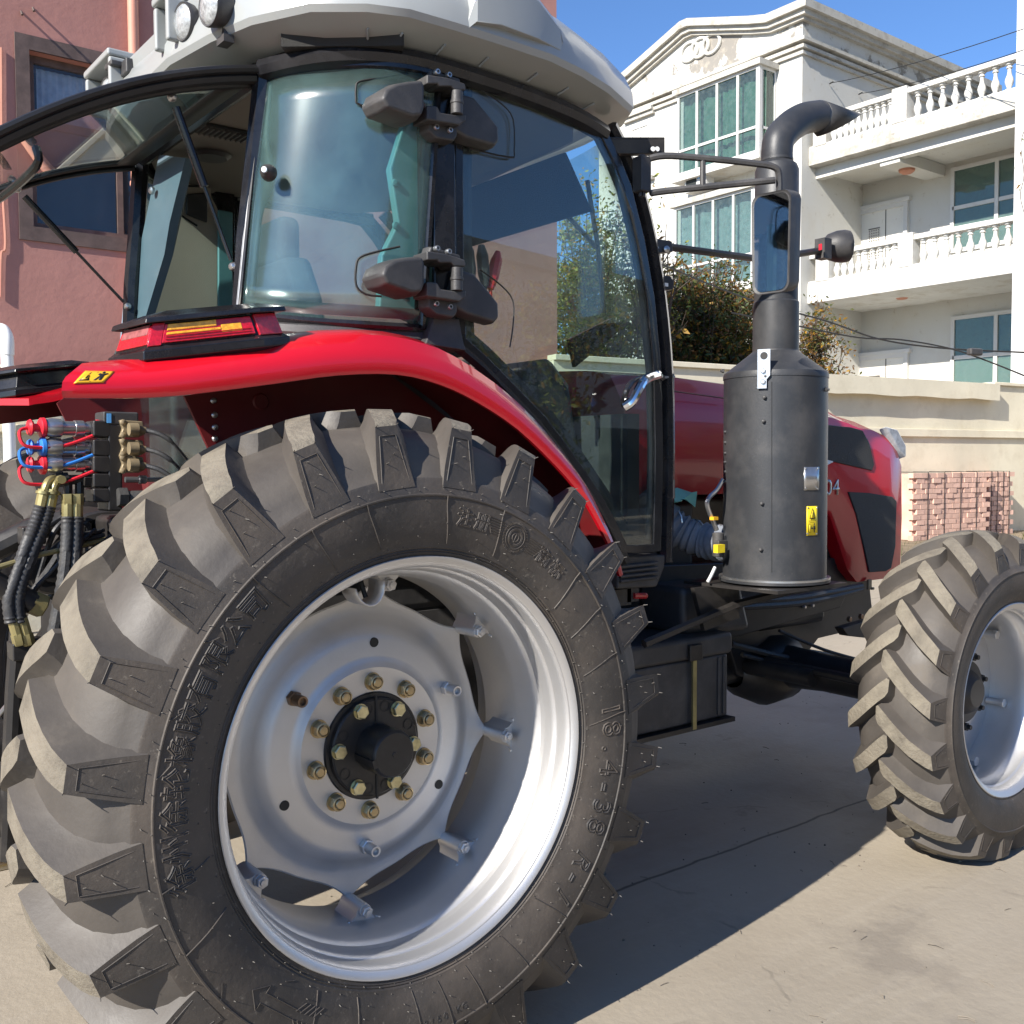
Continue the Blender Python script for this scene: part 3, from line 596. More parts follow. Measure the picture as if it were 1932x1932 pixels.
# ---------------------------------------------------------------- cab shell
def yd(x): return .375+.105*max(0, (x-.33))**1.6
def atd(u_, v_, off=0.):
    y = .42
    for _ in range(6): p = at(u_, v_, 'y', y+off); y = yd(p.x)
    return p
def both(fn):
    for s_ in (1, -1): fn(s_, (lambda p: V(p)) if s_ > 0 else mir)
DOOR = [(862, 132), (910, 142), (960, 157), (1010, 175), (1060, 197), (1105, 219), (1143, 240), (1168, 290), (1192, 350), (1217, 450), (1236, 560), (1249, 700), (1252, 850), (1250, 960), (1248, 1040), (1205, 1044), (1174, 1043), (1152, 995), (1128, 950), (1090, 893), (1060, 850), (1020, 797), (960, 735), (910, 684), (866, 645), (861, 560), (860, 380), (860, 240)]
def inset(poly, d):
    out = []; n = len(poly)
    for i in range(n):
        a = V(poly[i-1]); b = V(poly[i]); c = V(poly[(i+1) % n]); e1 = (b-a).normalized(); e2 = (c-b).normalized()
        n1 = V((-e1.y, e1.x)); n2 = V((-e2.y, e2.x)); m_ = (n1+n2); m_.normalize(); k = d/max(.45, m_.dot(n1)); out.append((b.x+m_.x*k, b.y+m_.y*k))
    return out
DIN = inset(DOOR, 15)
def door(s_, mm):
    o3 = [mm(atd(*q)) for q in DOOR]; i3 = [mm(atd(*q)) for q in DIN]; e = V((0, .035*s_, 0))
    mb = MB(); n = len(o3)
    mb.loft([[a, b, b+e, a+e] for a, b in zip(o3, i3)], loop=True)
    dr = mb.obj('door', 'blackgloss', T, bev=.004, sharp=30)
    gm = MB(); gi = [mm(atd(*q, .004)) for q in inset(DOOR, 9)]; e2 = V((0, .005*s_, 0))
    # glass as strips between the two long edges so that it follows the curve
    gm.loft([gi, [p+e2 for p in gi]]); gm.obj('door_glass', 'glass_side', dr, sharp=40)
    # black printed border inside the glass
    f1 = [mm(atd(*q, .0115)) for q in inset(DOOR, 12)]; f2 = [mm(atd(*q, .0115)) for q in inset(DOOR, 30)]
    MB().loft([[a, b, b+V((0, .002*s_, 0)), a+V((0, .002*s_, 0))] for a, b in zip(f1, f2)], loop=True).obj('glass_border', 'ink', dr, sharp=None)
    tri = [mm(atd(*q, .013)) for q in ((1228, 690), (1246, 860), (1244, 1030), (1180, 1030), (1150, 960), (1178, 735))]
    MB().loft([tri, [p+V((0, .002*s_, 0)) for p in tri]]).obj('lower_border', 'ink', dr, sharp=None) if False else None
    return dr
DR = {}
both(lambda s_, mm: DR.__setitem__(s_, door(s_, mm)))
QT = [(.305, .350, 2.640), (.24, .352, 2.643), (.17, .372, 2.645), (.10, .412, 2.646), (.04, .462, 2.646), (-.02, .525, 2.645), (-.06, .585, 2.643), (-.088, .648, 2.64)]
QT = [(x+.012*i/7, y+.022*i/7, z) for i, (x, y, z) in enumerate(QT)]
QB = [(.275, .400, 1.945), (.21, .403, 1.944), (.13, .420, 1.944), (.06, .455, 1.947), (.0, .500, 1.952), (-.06, .552, 1.960), (-.11, .612, 1.970), (-.150, .682, 1.985)]
def quarter(s_, mm):
    a = bez(QT, 3); b = bez(QB, 3); rows = []
    for v_ in range(9):
        t = v_/8; bl = 0.
        rows.append([mm((p.lerp(q, t)) + V((-bl*.5, -bl, 0))) for p, q in zip(a, b)])
    f = MB(); n = len(rows[0])
    loop_ = rows[0]+[r_[-1] for r_ in rows[1:-1]]+rows[-1][::-1]+[r_[0] for r_ in rows[-2:0:-1]]
    f.tube(loop_+loop_[:1], .011, 6); fr = f.obj('quarter_window', 'blackgloss', T)
    g_ = MB(); g_.grid(rows); g_.obj('window_glass', 'glass_quarter', fr, solid=.005, sharp=None)
    # printed border with its wavy inner line
    def P(t, u_, off=.006):
        x = u_*(n-1); i = min(int(x), n-2); fr_ = x-i; y = t*8; j = min(int(y), 7); g2 = y-j
        p = rows[j][i].lerp(rows[j][i+1], fr_).lerp(rows[j+1][i].lerp(rows[j+1][i+1], fr_), g2); c = V((.6, YC, p.z)); return p+(c-p).normalized()*off
    br = MB(); br.grid([[P(t/24, u_) for u_ in (.985, .985-(.07+.075*math.exp(-((t/24-.42)/.10)**2)))] for t in range(25)]); br.grid([[P(t/24, u_) for u_ in (.015, .075)] for t in range(25)])
    br.grid([[P(v_, u_/24) for v_ in (.97, .925)] for u_ in range(25)])
    br.obj('glass_border', 'ink', fr, solid=.001, sharp=None)
    st = MB(); st.tube([r_[-1]+V((-.006, 0, 0)) for r_ in rows], .0055, 6); st.obj('edge_strip', 'steel', fr)
    if s_ > 0:
        k = at(508, 327, 'y', .575); d = V((-.72, -.69, 0)); kb = MB(); kb.lathe([(0, .034), (.008, .033), (.013, .028), (.019, .020), (.022, .010), (.023, 0)], k-d*-.0, d, 24); kb.obj('latch_knob', 'blackplastic', fr); MB().lathe([(0, .0375), (.0075, .037), (.009, .033)], k, d, 16).obj('knob_insert', 'steel', fr)
    return fr
QW = {}
both(lambda s_, mm: QW.__setitem__(s_, quarter(s_, mm)))
def frame(s_, mm):
    b = MB(); b.loft([[mm((x, y, z)) for x, y in ((.298, .372), (.372, .368), (.378, .385), (.378, .46), (.298, .46))] for z in (1.915, 2.72)]); bp = b.obj('pillar', 'blackgloss', T, bev=.006)
    ft = MB(); ft.loft([[mm(p) for p in r_] for r_ in ([(.262, .365, 1.895), (.40, .36, 1.885), (.40, .47, 1.885), (.262, .47, 1.895)], [(.272, .368, 1.915), (.392, .364, 1.91), (.392, .47, 1.91), (.272, .47, 1.915)], [(.296, .37, 1.975), (.380, .366, 1.975), (.380, .47, 1.975), (.296, .47, 1.975)])]); ft.obj('pillar_foot', 'blackplastic', bp, bev=.004)
    a = MB(); ap = [atd(q[0]+6, q[1], .03) for q in ((1143, 240), (1168, 290), (1192, 350), (1217, 450), (1236, 560), (1249, 700), (1252, 850), (1250, 960), (1248, 1060))]
    a.tube([mm(p) for p in bez(ap, 3)], .030, 8); a.obj('pillar', 'blackgloss', T)
    c = MB(); c.tube([mm((-.070, .675, 2.66)), mm((-.095, .69, 2.4)), mm((-.118, .70, 2.2)), mm((-.135, .712, 1.93))], .030, 8); c.obj('pillar', 'blackgloss', T)
    # inner teal post with bolts, seen through the glass
    if s_ > 0:
        i_ = MB(); i_.prism([mm(p) for p in ((.29, .475, 2.60), (.22, .475, 2.40), (.245, .475, 2.25), (.19, .475, 2.15), (.18, .475, 2.0), (.30, .475, 1.97), (.375, .475, 1.97), (.375, .475, 2.6))], mm((0, .03, 0))-mm((0, 0, 0))); io = i_.obj('inner_post', 'teal', T, bev=.006)
        for z in (2.36, 2.24, 2.06):
            for dx in (.235, .335): MB().lathe([(0, .008), (.010, .006), (.012, 0)], mm((dx, .474, z)), (0, -s_, 0), 10).obj('post_bolt', 'teal', io)
    h = MB(); h.tube([mm(p) for p in bez([(-.08, .66, 2.66), (-.01, .53, 2.665), (.08, .44, 2.67), (.2, .385, 2.672), (.35, .372, 2.672), (.6, .385, 2.67), (.85, .41, 2.66), (1.02, .45, 2.645)], 4)], .030, 8); h.obj('roof_rail', 'blackgloss', T)
    l = MB(); l.tube([mm(p) for p in bez([(-.16, .69, 1.95), (-.10, .60, 1.93), (.0, .51, 1.92), (.13, .445, 1.915), (.3, .42, 1.915)], 4)], .028, 8); l.obj('cab_sill', 'blackplastic', T)
    sl = MB(); q = [atd(*p, .02) for p in ((862, 650), (910, 690), (960, 742), (1020, 805), (1060, 858), (1090, 902), (1128, 960), (1152, 1005), (1178, 1060))]; sl.tube([mm(p) for p in bez(q, 2)], .022, 6); sl.obj('door_seal', 'seal', T)
both(frame)
# windscreen, rear lower window, left-right cross members
ws = MB(); rows = []
for z, xf, hw in ((2.62, 1.02, .76), (2.4, 1.15, .76), (2.1, 1.26, .74), (1.8, 1.33, .72), (1.45, 1.35, .70)):
    rows.append([V((xf+.10*(1-((k-5)/5)**2), YC+hw*(k-5)/5, z)) for k in range(11)])
ws.grid(rows); ws.obj('windscreen', 'glass_side', T, solid=.006, sharp=None)
MB().tube([(-.07, .69, 2.665), (-.07, 1.71, 2.665)], .028, 8).obj('rear_header', 'blackgloss', T)
MB().tube([(-.135, .69, 1.94), (-.135, 1.71, 1.94)], .026, 8).obj('rear_sill', 'blackgloss', T)
lw = MB(); lw.prism([(-.12, .74, 1.92), (-.12, 1.66, 1.92), (-.10, 1.62, 1.48), (-.10, .78, 1.48)], (.006, 0, 0)); lw.obj('rear_lower_window', 'glass_side', T)
fl_ = MB(); fl_.bx(-.15, 1.32, .62, 1.78, 1.04, 1.10); fl_.obj('cab_floor', 'blackplastic', T)
fw = MB(); fw.bx(1.30, 1.36, .62, 1.78, 1.05, 1.74); fw.obj('firewall', 'blackplastic', T)
for yy in (.63, 1.75): MB().bx(-.1, .95, yy, yy+.02, .70, 1.23).obj('cab_support', 'blackpaint', T)
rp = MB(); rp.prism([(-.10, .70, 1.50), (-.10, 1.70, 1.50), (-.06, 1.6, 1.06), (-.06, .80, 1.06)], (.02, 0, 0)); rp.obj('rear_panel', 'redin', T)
hl = MB(); hl.prism([(-.05, .72, 2.655), (.06, .50, 2.655), (.25, .42, 2.655), (.9, .46, 2.655), (1.02, .6, 2.655), (1.08, 1.2, 2.655), (1.02, 1.8, 2.655), (.9, 1.94, 2.655), (.25, 1.98, 2.655), (.06, 1.9, 2.655), (-.05, 1.68, 2.655)], (0, 0, .05)); hdl = hl.obj('headliner', 'headliner', T)
for q in ((425, 250),):
    c = at(*q, 'z', 2.65); v_ = MB(); v_.box(c, (.17, .10, .012)); vo = v_.obj('air_vent', 'ink', T, bev=.004)
    for k in range(9): MB().box(c+V((-.072+k*.018, 0, -.008)), (.005, .088, .008)).obj('vent_slat', 'blackplastic', vo)
c = at(398, 293, 'z', 2.65); MB().lathe([(0, -.012), (.055, -.012), (.065, -.004), (.07, 0)], c, (0, 0, 1), 28).obj('speaker', 'blackplastic', T)
tp = MB(); tp.prism([(.02, 1.86, 2.62), (.02, 1.86, 1.75), (.95, 1.94, 1.75), (.40, 1.94, 2.62)], (0, .01, 0)) if False else None
# far inner trim panel by the left door
tp = MB(); tp.prism([at(u_, v_, 'y', 1.90) for u_, v_ in ((316, 330), (340, 300), (395, 335), (400, 372), (412, 395), (412, 600), (258, 600))], (0, .015, 0)); tpo = tp.obj('door_trim', 'trim', T, bev=.006)
MB().tube(bez([at(u_, v_, 'y', 1.895) for u_, v_ in ((380, 352), (345, 352), (334, 360), (332, 390), (340, 405), (372, 426))], 3), .004, 5).obj('trim_gasket', 'ink', tpo)
MB().prism([at(u_, v_, 'y', 1.88) for u_, v_ in ((352, 366), (392, 362), (392, 420), (352, 404))], (0, .015, 0)).obj('hinge_cover', 'blackplastic', tpo, bev=.006)
MB().prism([at(u_, v_, 'y', 1.86) for u_, v_ in ((412, 395), (440, 400), (440, 600), (412, 600))], (0, .015, 0)).obj('trim_edge', 'teal', tpo, bev=.006)
# seat, steering wheel, dash, consoles, levers
se = MB(); se.box((.52, YC, 1.60), (.46, .50, .12)); so_ = se.obj('seat', 'seat', T, bev=.04, seg=4)
sb = MB(); sb.loft([[V((.30+z*-.12+dx, YC+dy*w_, 1.66+z)) for dx, dy in ((0, -1), (.03, -.8), (.03, .8), (0, 1), (-.07, .8), (-.07, -.8))] for z, w_ in ((0, .25), (.2, .26), (.45, .24), (.58, .18))]); sb.obj('backrest', 'seat', so_, bev=.02)
hr = MB(); hr.box((.20, YC, 2.30), (.08, .26, .16)); hr.obj('headrest', 'seat', so_, bev=.03, seg=3)
bs = MB(); bs.box((.52, YC, 1.33), (.35, .38, .46)); bs.obj('seat_base', 'blackplastic', so_, bev=.02)
stw = MB(); C_ = V((.80, YC, 1.90)); ax = V((-.5, 0, 1)).normalized(); u1 = V((0, 1, 0)); u2 = ax.cross(u1)
stw.tube([C_+(u1*cos(t*pi/16)+u2*sin(t*pi/16))*.20 for t in range(33)], .015, 8); stw.tube([C_-u1*.2, C_, C_+u1*.2], .013, 6); stw.tube([C_, C_-ax*.35], .03, 8); stw.obj('steering_wheel', 'blackplastic', T)
da = MB(); da.prism([(.98, .86, 1.1), (.98, .86, 1.70), (1.02, .86, 1.90), (1.14, .86, 1.96), (1.24, .86, 1.86), (1.29, .86, 1.6), (1.29, .86, 1.1)], (0, .68, 0)); dob = da.obj('dashboard', 'blackplastic', T, bev=.03)
ds = MB(); e0 = at(1075, 640, 'y', .80); e1 = at(1155, 600, 'y', .80); ds.prism([e0, e1, e1+V((.03, 0, -.05)), e0+V((.03, 0, -.10))], (0, .02, 0)); ds.obj('display', 'blackgloss', dob)
cs = MB(); cs.prism([(-.05, .62, 1.1), (-.05, .62, 1.86), (.35, .62, 1.90), (.62, .62, 1.72), (.80, .62, 1.45), (.80, .62, 1.1)], (0, .26, 0)); cso = cs.obj('side_console', 'blackplastic', T, bev=.03)
cs = MB(); cs.prism([(-.05, 1.52, 1.1), (-.05, 1.52, 1.86), (.35, 1.52, 1.90), (.62, 1.52, 1.72), (.80, 1.52, 1.45), (.80, 1.52, 1.1)], (0, .26, 0)); cs.obj('side_console', 'blackplastic', T, bev=.03)
for q, tip, mt in (((890, 530), (880, 455), 'blackplastic'), ((915, 540), (908, 462), 'blackplastic'), ((925, 545), (940, 475), 'capred')):
    a = at(*q, 'y', .66); b = at(*tip, 'y', .66); lv = MB(); lv.tube([a+V((0, 0, -.10)), a], .007, 6); lv.tube([a, a.lerp(b, .3), a.lerp(b, .75), b], [.012, .020, .020, .010], 8); lv.obj('control_lever', mt, cso)
for (a_, b_) in (((1108, 340), (1140, 590)), ((1000, 335), (1128, 470))):
    p = V(at(*a_, 'x', 1.17)); q = V(at(*b_, 'x', 1.34)); w_ = MB(); w_.tube([p, p.lerp(q, .5)+V((.01, 0, 0)), q], .009, 6); w_.obj('wiper', 'blackplastic', T)
# far wall of the cab: sun blind
sv = MB(); sv.prism([(1.00, .62, 2.62), (1.00, 1.78, 2.62), (1.12, 1.78, 2.44), (1.12, .62, 2.44)], (.008, 0, 0)); svo = sv.obj('sun_blind', 'seat', T)

# ---------------------------------------------------------------- hinges on the right cab side
def plate(mb, px, y, depth, taper=.85, y1=None):
    p = [at(a, b, 'y', y) for a, b in px]; c = sum(p, V())/len(p)
    back = [q+V((0, depth, 0)) for q in p]; mid = [q+V((0, depth*.35, 0)) for q in p]; fr = [c+(q-c)*taper for q in p]
    mb.loft([fr, mid, back])
def hinge(dy, par_l, par_r):
    o_ = lambda L: [(a, b+dy) for a, b in L]
    mb = MB(); plate(mb, o_([(716, 185), (724, 166), (745, 154), (772, 149), (802, 147), (806, 160), (806, 205), (800, 222), (780, 224), (726, 205)]), .285, .10, .86); l = mb.obj('hinge_cover', 'blackplastic', par_l, bev=.008, seg=3)
    mb = MB(); plate(mb, o_([(868, 172), (895, 180), (930, 222), (944, 240), (945, 268), (936, 278), (880, 262), (852, 246)]), .325, .06, .9); mb.obj('hinge_cover', 'blackplastic', par_r, bev=.008, seg=3)
    k = MB(); a = at(862, 172+dy, 'y', .30); b = at(862, 216+dy, 'y', .30); k.cyl(a, b, .017, 14); k.cyl(a.lerp(b, .42), a.lerp(b, .56), .019, 14); k.obj('hinge_knuckle', 'blackplastic', par_r, bev=.002)
    for (px, nm) in (([(806, 140), (845, 146), (878, 157), (880, 170), (858, 170), (852, 163), (830, 163), (826, 158), (806, 158)], 'hinge_arm'), ([(806, 198), (826, 200), (832, 212), (858, 216), (880, 214), (880, 228), (868, 236), (806, 226)], 'hinge_arm')):
        mb = MB(); p = [at(a, b+dy, 'y', .295) for a, b in px]; mb.prism(p, (0, .075, 0)); mb.obj(nm, 'blackplastic', par_r, bev=.005)
    mb = MB(); plate(mb, o_([(806, 224), (866, 236), (866, 258), (858, 268), (822, 262), (806, 246)]), .325, .05, .88); hb = mb.obj('hinge_base', 'blackplastic', par_r, bev=.006)
    mb = MB(); plate(mb, o_([(806, 146), (812, 130), (872, 148), (872, 160), (806, 158)]), .335, .04, .9); mb.obj('hinge_base', 'blackplastic', par_r, bev=.005)
    for q in ((822, 240), (848, 246), (824, 136), (846, 142)):
        e = at(q[0], q[1]+dy, 'y', .325); MB().lathe([(.003, .002), (.004, .008), (.007, .008), (.0085, .005), (.0085, -.006)], e, (0, -1, 0), 14).obj('hinge_screw', 'steel', par_r)
hinge(0, QW[1], DR[1]); hinge(333, QW[1], DR[1])
# outline gasket printed round each hinge on the glass
for dy, pts in ((0, [(770, 138), (715, 147), (678, 154), (672, 165), (672, 186), (680, 198), (750, 216)]), (333, [(755, 132), (710, 142), (680, 152), (672, 168), (672, 205), (690, 222), (720, 226)])):
    L = [at(a, b+dy, 'y', .36+.0006*max(0, 780-a)) for a, b in pts]; MB().tube(bez(L, 3), .003, 4).obj('glass_gasket', 'ink', QW[1])
for dy, pts in ((0, [(905, 168), (945, 195), (968, 225), (970, 285), (962, 297), (885, 280)]), (333, [(905, 175), (945, 205), (968, 235), (968, 280), (962, 322)])):
    L = [atd(a, b+dy, -.004) for a, b in pts]; MB().tube(bez(L, 3), .0028, 4).obj('glass_gasket', 'ink', DR[1])
# door handle
hd = MB(); L = [atd(u_, v_, o_) for u_, v_, o_ in ((1240, 708, -.03), (1218, 716, -.065), (1205, 735, -.075), (1192, 758, -.07), (1178, 768, -.05))]; hd.tube(bez([atd(1246, 712, .0), *L[:1], *L], 4), .016, 10); hdo = hd.obj('door_handle', 'chrome', DR[1])
MB().tube(bez([atd(1214, 712, -.02), atd(1192, 722, -.05), atd(1180, 742, -.055), atd(1177, 765, -.03)], 4), .010, 8).obj('grip_ring', 'blackgloss', DR[1])  # black ring behind the chrome handle
# ---------------------------------------------------------------- opened rear window
def rw(y, t):                                     # t: 0 hinge .. 1 free end
    x = -.10-.80*t; return V((x, y, 2.638-.235*t-.17*t*t+.02*sin(t*pi)))
rwm = MB(); rows = [[rw(.67+1.06*j/8, i/12) for j in range(9)] for i in range(13)]; rwm.grid(rows); rwo = rwm.obj('rear_window', 'glass_side', T, solid=.006, sharp=None)
for y, dy in ((.67, -.012), (1.73, .012)):
    s1 = MB(); s1.tube([rw(y, i/16) for i in range(17)], .017, 8); s1.tube([rw(y+dy*1.5, i/16)+V((0, 0, .018)) for i in range(17)], .012, 8); s1.tube([rw(y-dy*2, i/16)+V((0, 0, -.014)) for i in range(17)], .009, 8); s1.obj('window_seal', 'seal', rwo)
    b1 = MB(); b1.grid([[rw(y+sg, i/16)+V((0, 0, -.006)) for sg in (0, -dy*7)] for i in range(17)]); b1.obj('glass_border', 'ink', rwo, solid=.001)
b1 = MB(); b1.tube([rw(.67+1.06*j/8, 1) for j in range(9)], .017, 8); b1.obj('window_seal', 'seal', rwo)
b1 = MB(); b1.grid([[rw(.67+1.06*j/8, t)+V((0, 0, -.006)) for t in (.0, .10)] for j in range(9)]); b1.obj('glass_border', 'ink', rwo, solid=.001)
hb = MB(); Q = [rw(1.0, .62)+V((0, 0, -.012)), rw(1.0, .62)+V((0, 0, -.06)), rw(1.25, .66)+V((0, .0, -.075)), rw(1.45, .72)+V((0, 0, -.06)), rw(1.45, .72)+V((0, 0, -.012))]; hb.tube(bez(Q, 4), .012, 8); hb.obj('window_handle', 'blackgloss', rwo)
for (a, b) in (((V(rw(.74, .26))+V((0, 0, -.02))), V(at(440, 503, 'y', .715))), ((V(rw(1.66, .50))+V((0, 0, -.02))), V(at(241, 578, 'y', 1.67)))):
    s1 = MB(); m_ = a.lerp(b, .52); s1.tube([a.lerp(b, .06), m_], .0115, 10); s1.tube([m_, b.lerp(a, .04)], .0055, 8); so1 = s1.obj('gas_strut', 'blackgloss', T)
    for e in (a, b): MB().lathe([(0, .014), (.009, .011), (.013, .003), (.012, -.006), (0, -.012)], e, (0, -1, 0), 12).obj('strut_joint', 'steel', so1)
# left rear post: teal face with bolts
lp = MB(); lp.prism([at(300, 292, 'x', -.06), at(350, 298, 'x', -.06), at(320, 420, 'x', -.08), at(310, 480, 'x', -.08), at(262, 640, 'x', -.12), at(228, 640, 'x', -.12)], (.03, 0, 0)); lpo = lp.obj('inner_post', 'bluesteel', T)
for q in ((288, 360), (262, 458), (245, 522)): MB().lathe([(0, .012), (.012, .009), (.014, 0)], at(*q, 'x', -.085), (-1, -.3, 0), 12).obj('post_bolt', 'steel', lpo)
lt = MB(); a = at(303, 462, 'x', -.05); lt.cyl(a, a+V((.0, -.05, 0)), .018, 10); lt.cyl(a+V((0, -.05, -.04)), a+V((0, -.05, .045)), .013, 10); lt.obj('window_latch', 'blackplastic', T)

# ---------------------------------------------------------------- roof
RO = [(-.232, 1.2), (-.238, .97), (-.205, .74), (-.160, .565), (-.070, .394), (.05, .302), (.156, .262), (.30, .256), (.45, .256), (.642, .262), (.80, .295), (.96, .348), (1.152, .440), (1.225, .56), (1.262, .80), (1.275, 1.2)]
RO2 = RO+[(x, 2*YC-y) for x, y in RO[-2:0:-1]]
def rring(sx, z, dx=0., bow=0.): return [V((.5+(x-.5)*sx+dx, YC+(y-YC)*sx, z+bow*(1-((x-.5)/.75)**2))) for x, y in RO2]
def roff(d, z, bow=0., up=0.):
    out = []
    n = len(RO2)
    for i in range(n):
        a = V(RO2[i-1]); b = V(RO2[i]); c = V(RO2[(i+1) % n]); t = (c-a).normalized(); nn = V((t.y, -t.x))
        if nn.dot(V((.5, YC))-b) < 0: nn = -nn
        q = b+nn*d; out.append(V((q.x, q.y, z+bow*(1-((q.x-.5)/.75)**2))))
    return out
rf = MB(); rf.loft([roff(.22, 2.70), roff(.16, 2.712), roff(.12, 2.70), roff(.055, 2.716), roff(.010, 2.735), roff(.0, 2.752), roff(.004, 2.80), roff(.030, 2.850, .02), roff(.10, 2.905, .03), roff(.25, 2.945, .03), roff(.45, 2.965, .03)])
roof = rf.obj('roof', 'roofgrey', T, sharp=28)
for s_ in (1, -1):
    mm = (lambda p: V(p)) if s_ > 0 else mir
    hp = MB(); rings = []
    for x, z1, y0 in ((.335, 2.80, .262), (.36, 2.90, .240), (.44, 2.945, .236), (.58, 2.93, .245), (.68, 2.885, .268), (.72, 2.80, .29)):
        rings.append([mm(p) for p in ((x, y0+.002, 2.765+.01*(x > .4)), (x, y0, z1-.05), (x, y0+.03, z1-.008), (x, y0+.35, z1+.04), (x, y0+.35, 2.765))])
    hp.loft(rings); hp.obj('roof_pod', 'roofgrey', roof, bev=.012, seg=3, sharp=25)
    # underside ribs and the dark grille
    p = [at(530, 72, 'z', 2.705), at(762, 70, 'z', 2.705), at(757, 93, 'z', 2.705), at(545, 95, 'z', 2.705)]
    vg = MB(); vg.loft([[mm(q+V((0, 0, -.022))) for q in p], [mm(q+V((0, 0, .02))) for q in p]]); vg.obj('intake_grille', 'mesh', roof)
    for k in range(7):
        q = roff(.058, 2.712)[5+k]; q2 = roff(.10, 2.700)[5+k]; MB().tube([mm(q), mm(q2)], .0035, 4).obj('roof_rib', 'roofgrey', roof)
# light bar, lamp pods and work lamps at the rear edge
def lamp(c, d, r_, parent, nm='work_lamp'):
    d = V(d).normalized(); c = V(c); b = MB(); b.lathe([(0, -.075), (r_*.5, -.072), (r_*.85, -.05), (r_, -.012), (r_*1.04, .0), (r_*1.0, .006), (r_*.9, .004)], c, d, 28); o = b.obj(nm, 'blackplastic', parent)
    l = MB(); l.lathe([(0, .018), (r_*.4, .016), (r_*.75, .010), (r_*.93, .002), (r_*.93, -.01)], c, d, 28); l.obj('lens', 'lensclear', parent); 
    m_ = MB(); m_.tube([c-d*.05+V((0, 0, -r_*.8)), c-d*.045+V((0, 0, -r_*1.5))], .012, 8); m_.box(c-d*.045+V((0, 0, -r_*1.6)), (.03, .05, .02)); m_.obj('lamp_bracket', 'blackplastic', parent)
for y in (.67, .865, 1.575):
    z = 2.80 if y < .8 else 2.825
    lamp((-.225, y, z), (-1, -.12, -.08), .052, roof)
for y0, y1 in ((.90, 1.02), (1.44, 1.72)):
    for nm_, a_ in (('lamp_pod', (-.265, -.09, y0, y1, 2.905, 2.93)), ('lamp_pod', (-.26, -.09, y0, y0+.022, 2.78, 2.904)), ('lamp_pod', (-.26, -.09, y1-.022, y1, 2.78, 2.904))): MB().bx(*a_).obj(nm_, 'roofgrey', roof, bev=.008)
bar = MB(); bar.loft([[V((x, y, z)) for x, z in ((-.20, 2.845), (-.205, 2.90), (-.17, 2.92), (-.10, 2.92), (-.09, 2.845))] for y in (.80, 1.74)]); bar.obj('rear_light_bar', 'roofgrey', roof, bev=.012)
bk = MB(); q = at(247, 130, 'x', -.20); bk.box(q, (.05, .06, .05)); bk.box(q+V((-.03, .05, .015)), (.06, .07, .02)); bk.obj('lamp_bracket', 'blackplastic', roof, bev=.006)

# ---------------------------------------------------------------- exhaust after-treatment canister and stack
EX, EY = 1.822, .366
def ez(v_): return at(1462, v_, 'y', EY).z
zc0, zc1, zn0, zn1, zp1 = ez(1088), ez(716), ez(662), ez(572), ez(322)
ca = MB(); ca.lathe([(0, zc0-.012), (.204, zc0-.012), (.204, zc0+.004), (.190, zc0+.005), (.190, zc1), (.1925, zc1), (.1925, zc1+.012), (.189, zc1+.022), (.105, zn0-.02), (.086, zn0-.004), (.080, zn0+.01), (0, zn0+.01)], (EX, EY, 0), (0, 0, 1), 72); can = ca.obj('exhaust_canister', 'canister', T, sharp=25)
ri = MB(); ri.lathe([(.191, zc0-.002), (.2045, zc0-.002), (.2045, zc0+.005), (.191, zc0+.0055)], (EX, EY, 0), (0, 0, 1), 72); ri.obj('base_ring', 'steel', can)
pp = MB(); pp.lathe([(.083, zn0-.008), (.0845, zn0+.0), (.0845, zn1), (.080, zn1+.006), (.080, zp1), (.072, zp1+.02), (.053, zp1+.035)], (EX, EY, 0), (0, 0, 1), 48); stack = pp.obj('exhaust_stack', 'canister', T, sharp=25)
e0 = V((EX, EY, zp1+.03))
el = MB(); path = bez([e0, V((EX, EY, at(1470, 284, 'y', EY).z)), V((EX+.015, EY, at(1476, 262, 'y', EY).z)), at(1492, 238, 'y', EY), at(1516, 224, 'y', EY), at(1545, 219, 'y', EY)], 6)
el.tube(path, [.054]+[.056]*(len(path)-1), 24, cap=False); elo = el.obj('exhaust_elbow', 'canister', stack, solid=.004, sharp=40)
# slash-cut tip
n0 = len(path); last = path[-1]; tcut = MB(); ring0 = []; ring1 = []
for k in range(24):
    a = 2*pi*k/24; o_ = V((0, cos(a)*.056, sin(a)*.056)); ring0.append(last+o_); ring1.append(last+o_+V((.012+.235*((1+sin(a))/2), 0, -.008*(1-sin(a)))))
tcut.grid([ring0+ring0[:1], ring1+ring1[:1]]); tcut.obj('exhaust_tip', 'canister', stack, solid=.004, sharp=40)
MB().lathe([(.055, -.006), (.059, -.004), (.059, .004), (.055, .006)], e0+V((0, 0, .01)), (0, 0, 1), 40).obj('pipe_clamp', 'canister', stack)
def oncan(u_, v_, r_=.190):
    d = ray(u_, v_); d2 = V((d.x, d.y)); o2 = V((CAM.x-EX, CAM.y-EY)); A = d2.dot(d2); B = 2*o2.dot(d2); C = o2.dot(o2)-r_*r_
    t = (-B-math.sqrt(max(0, B*B-4*A*C)))/(2*A); p = CAM+d*t; n_ = V((p.x-EX, p.y-EY, 0)).normalized(); return p, n_
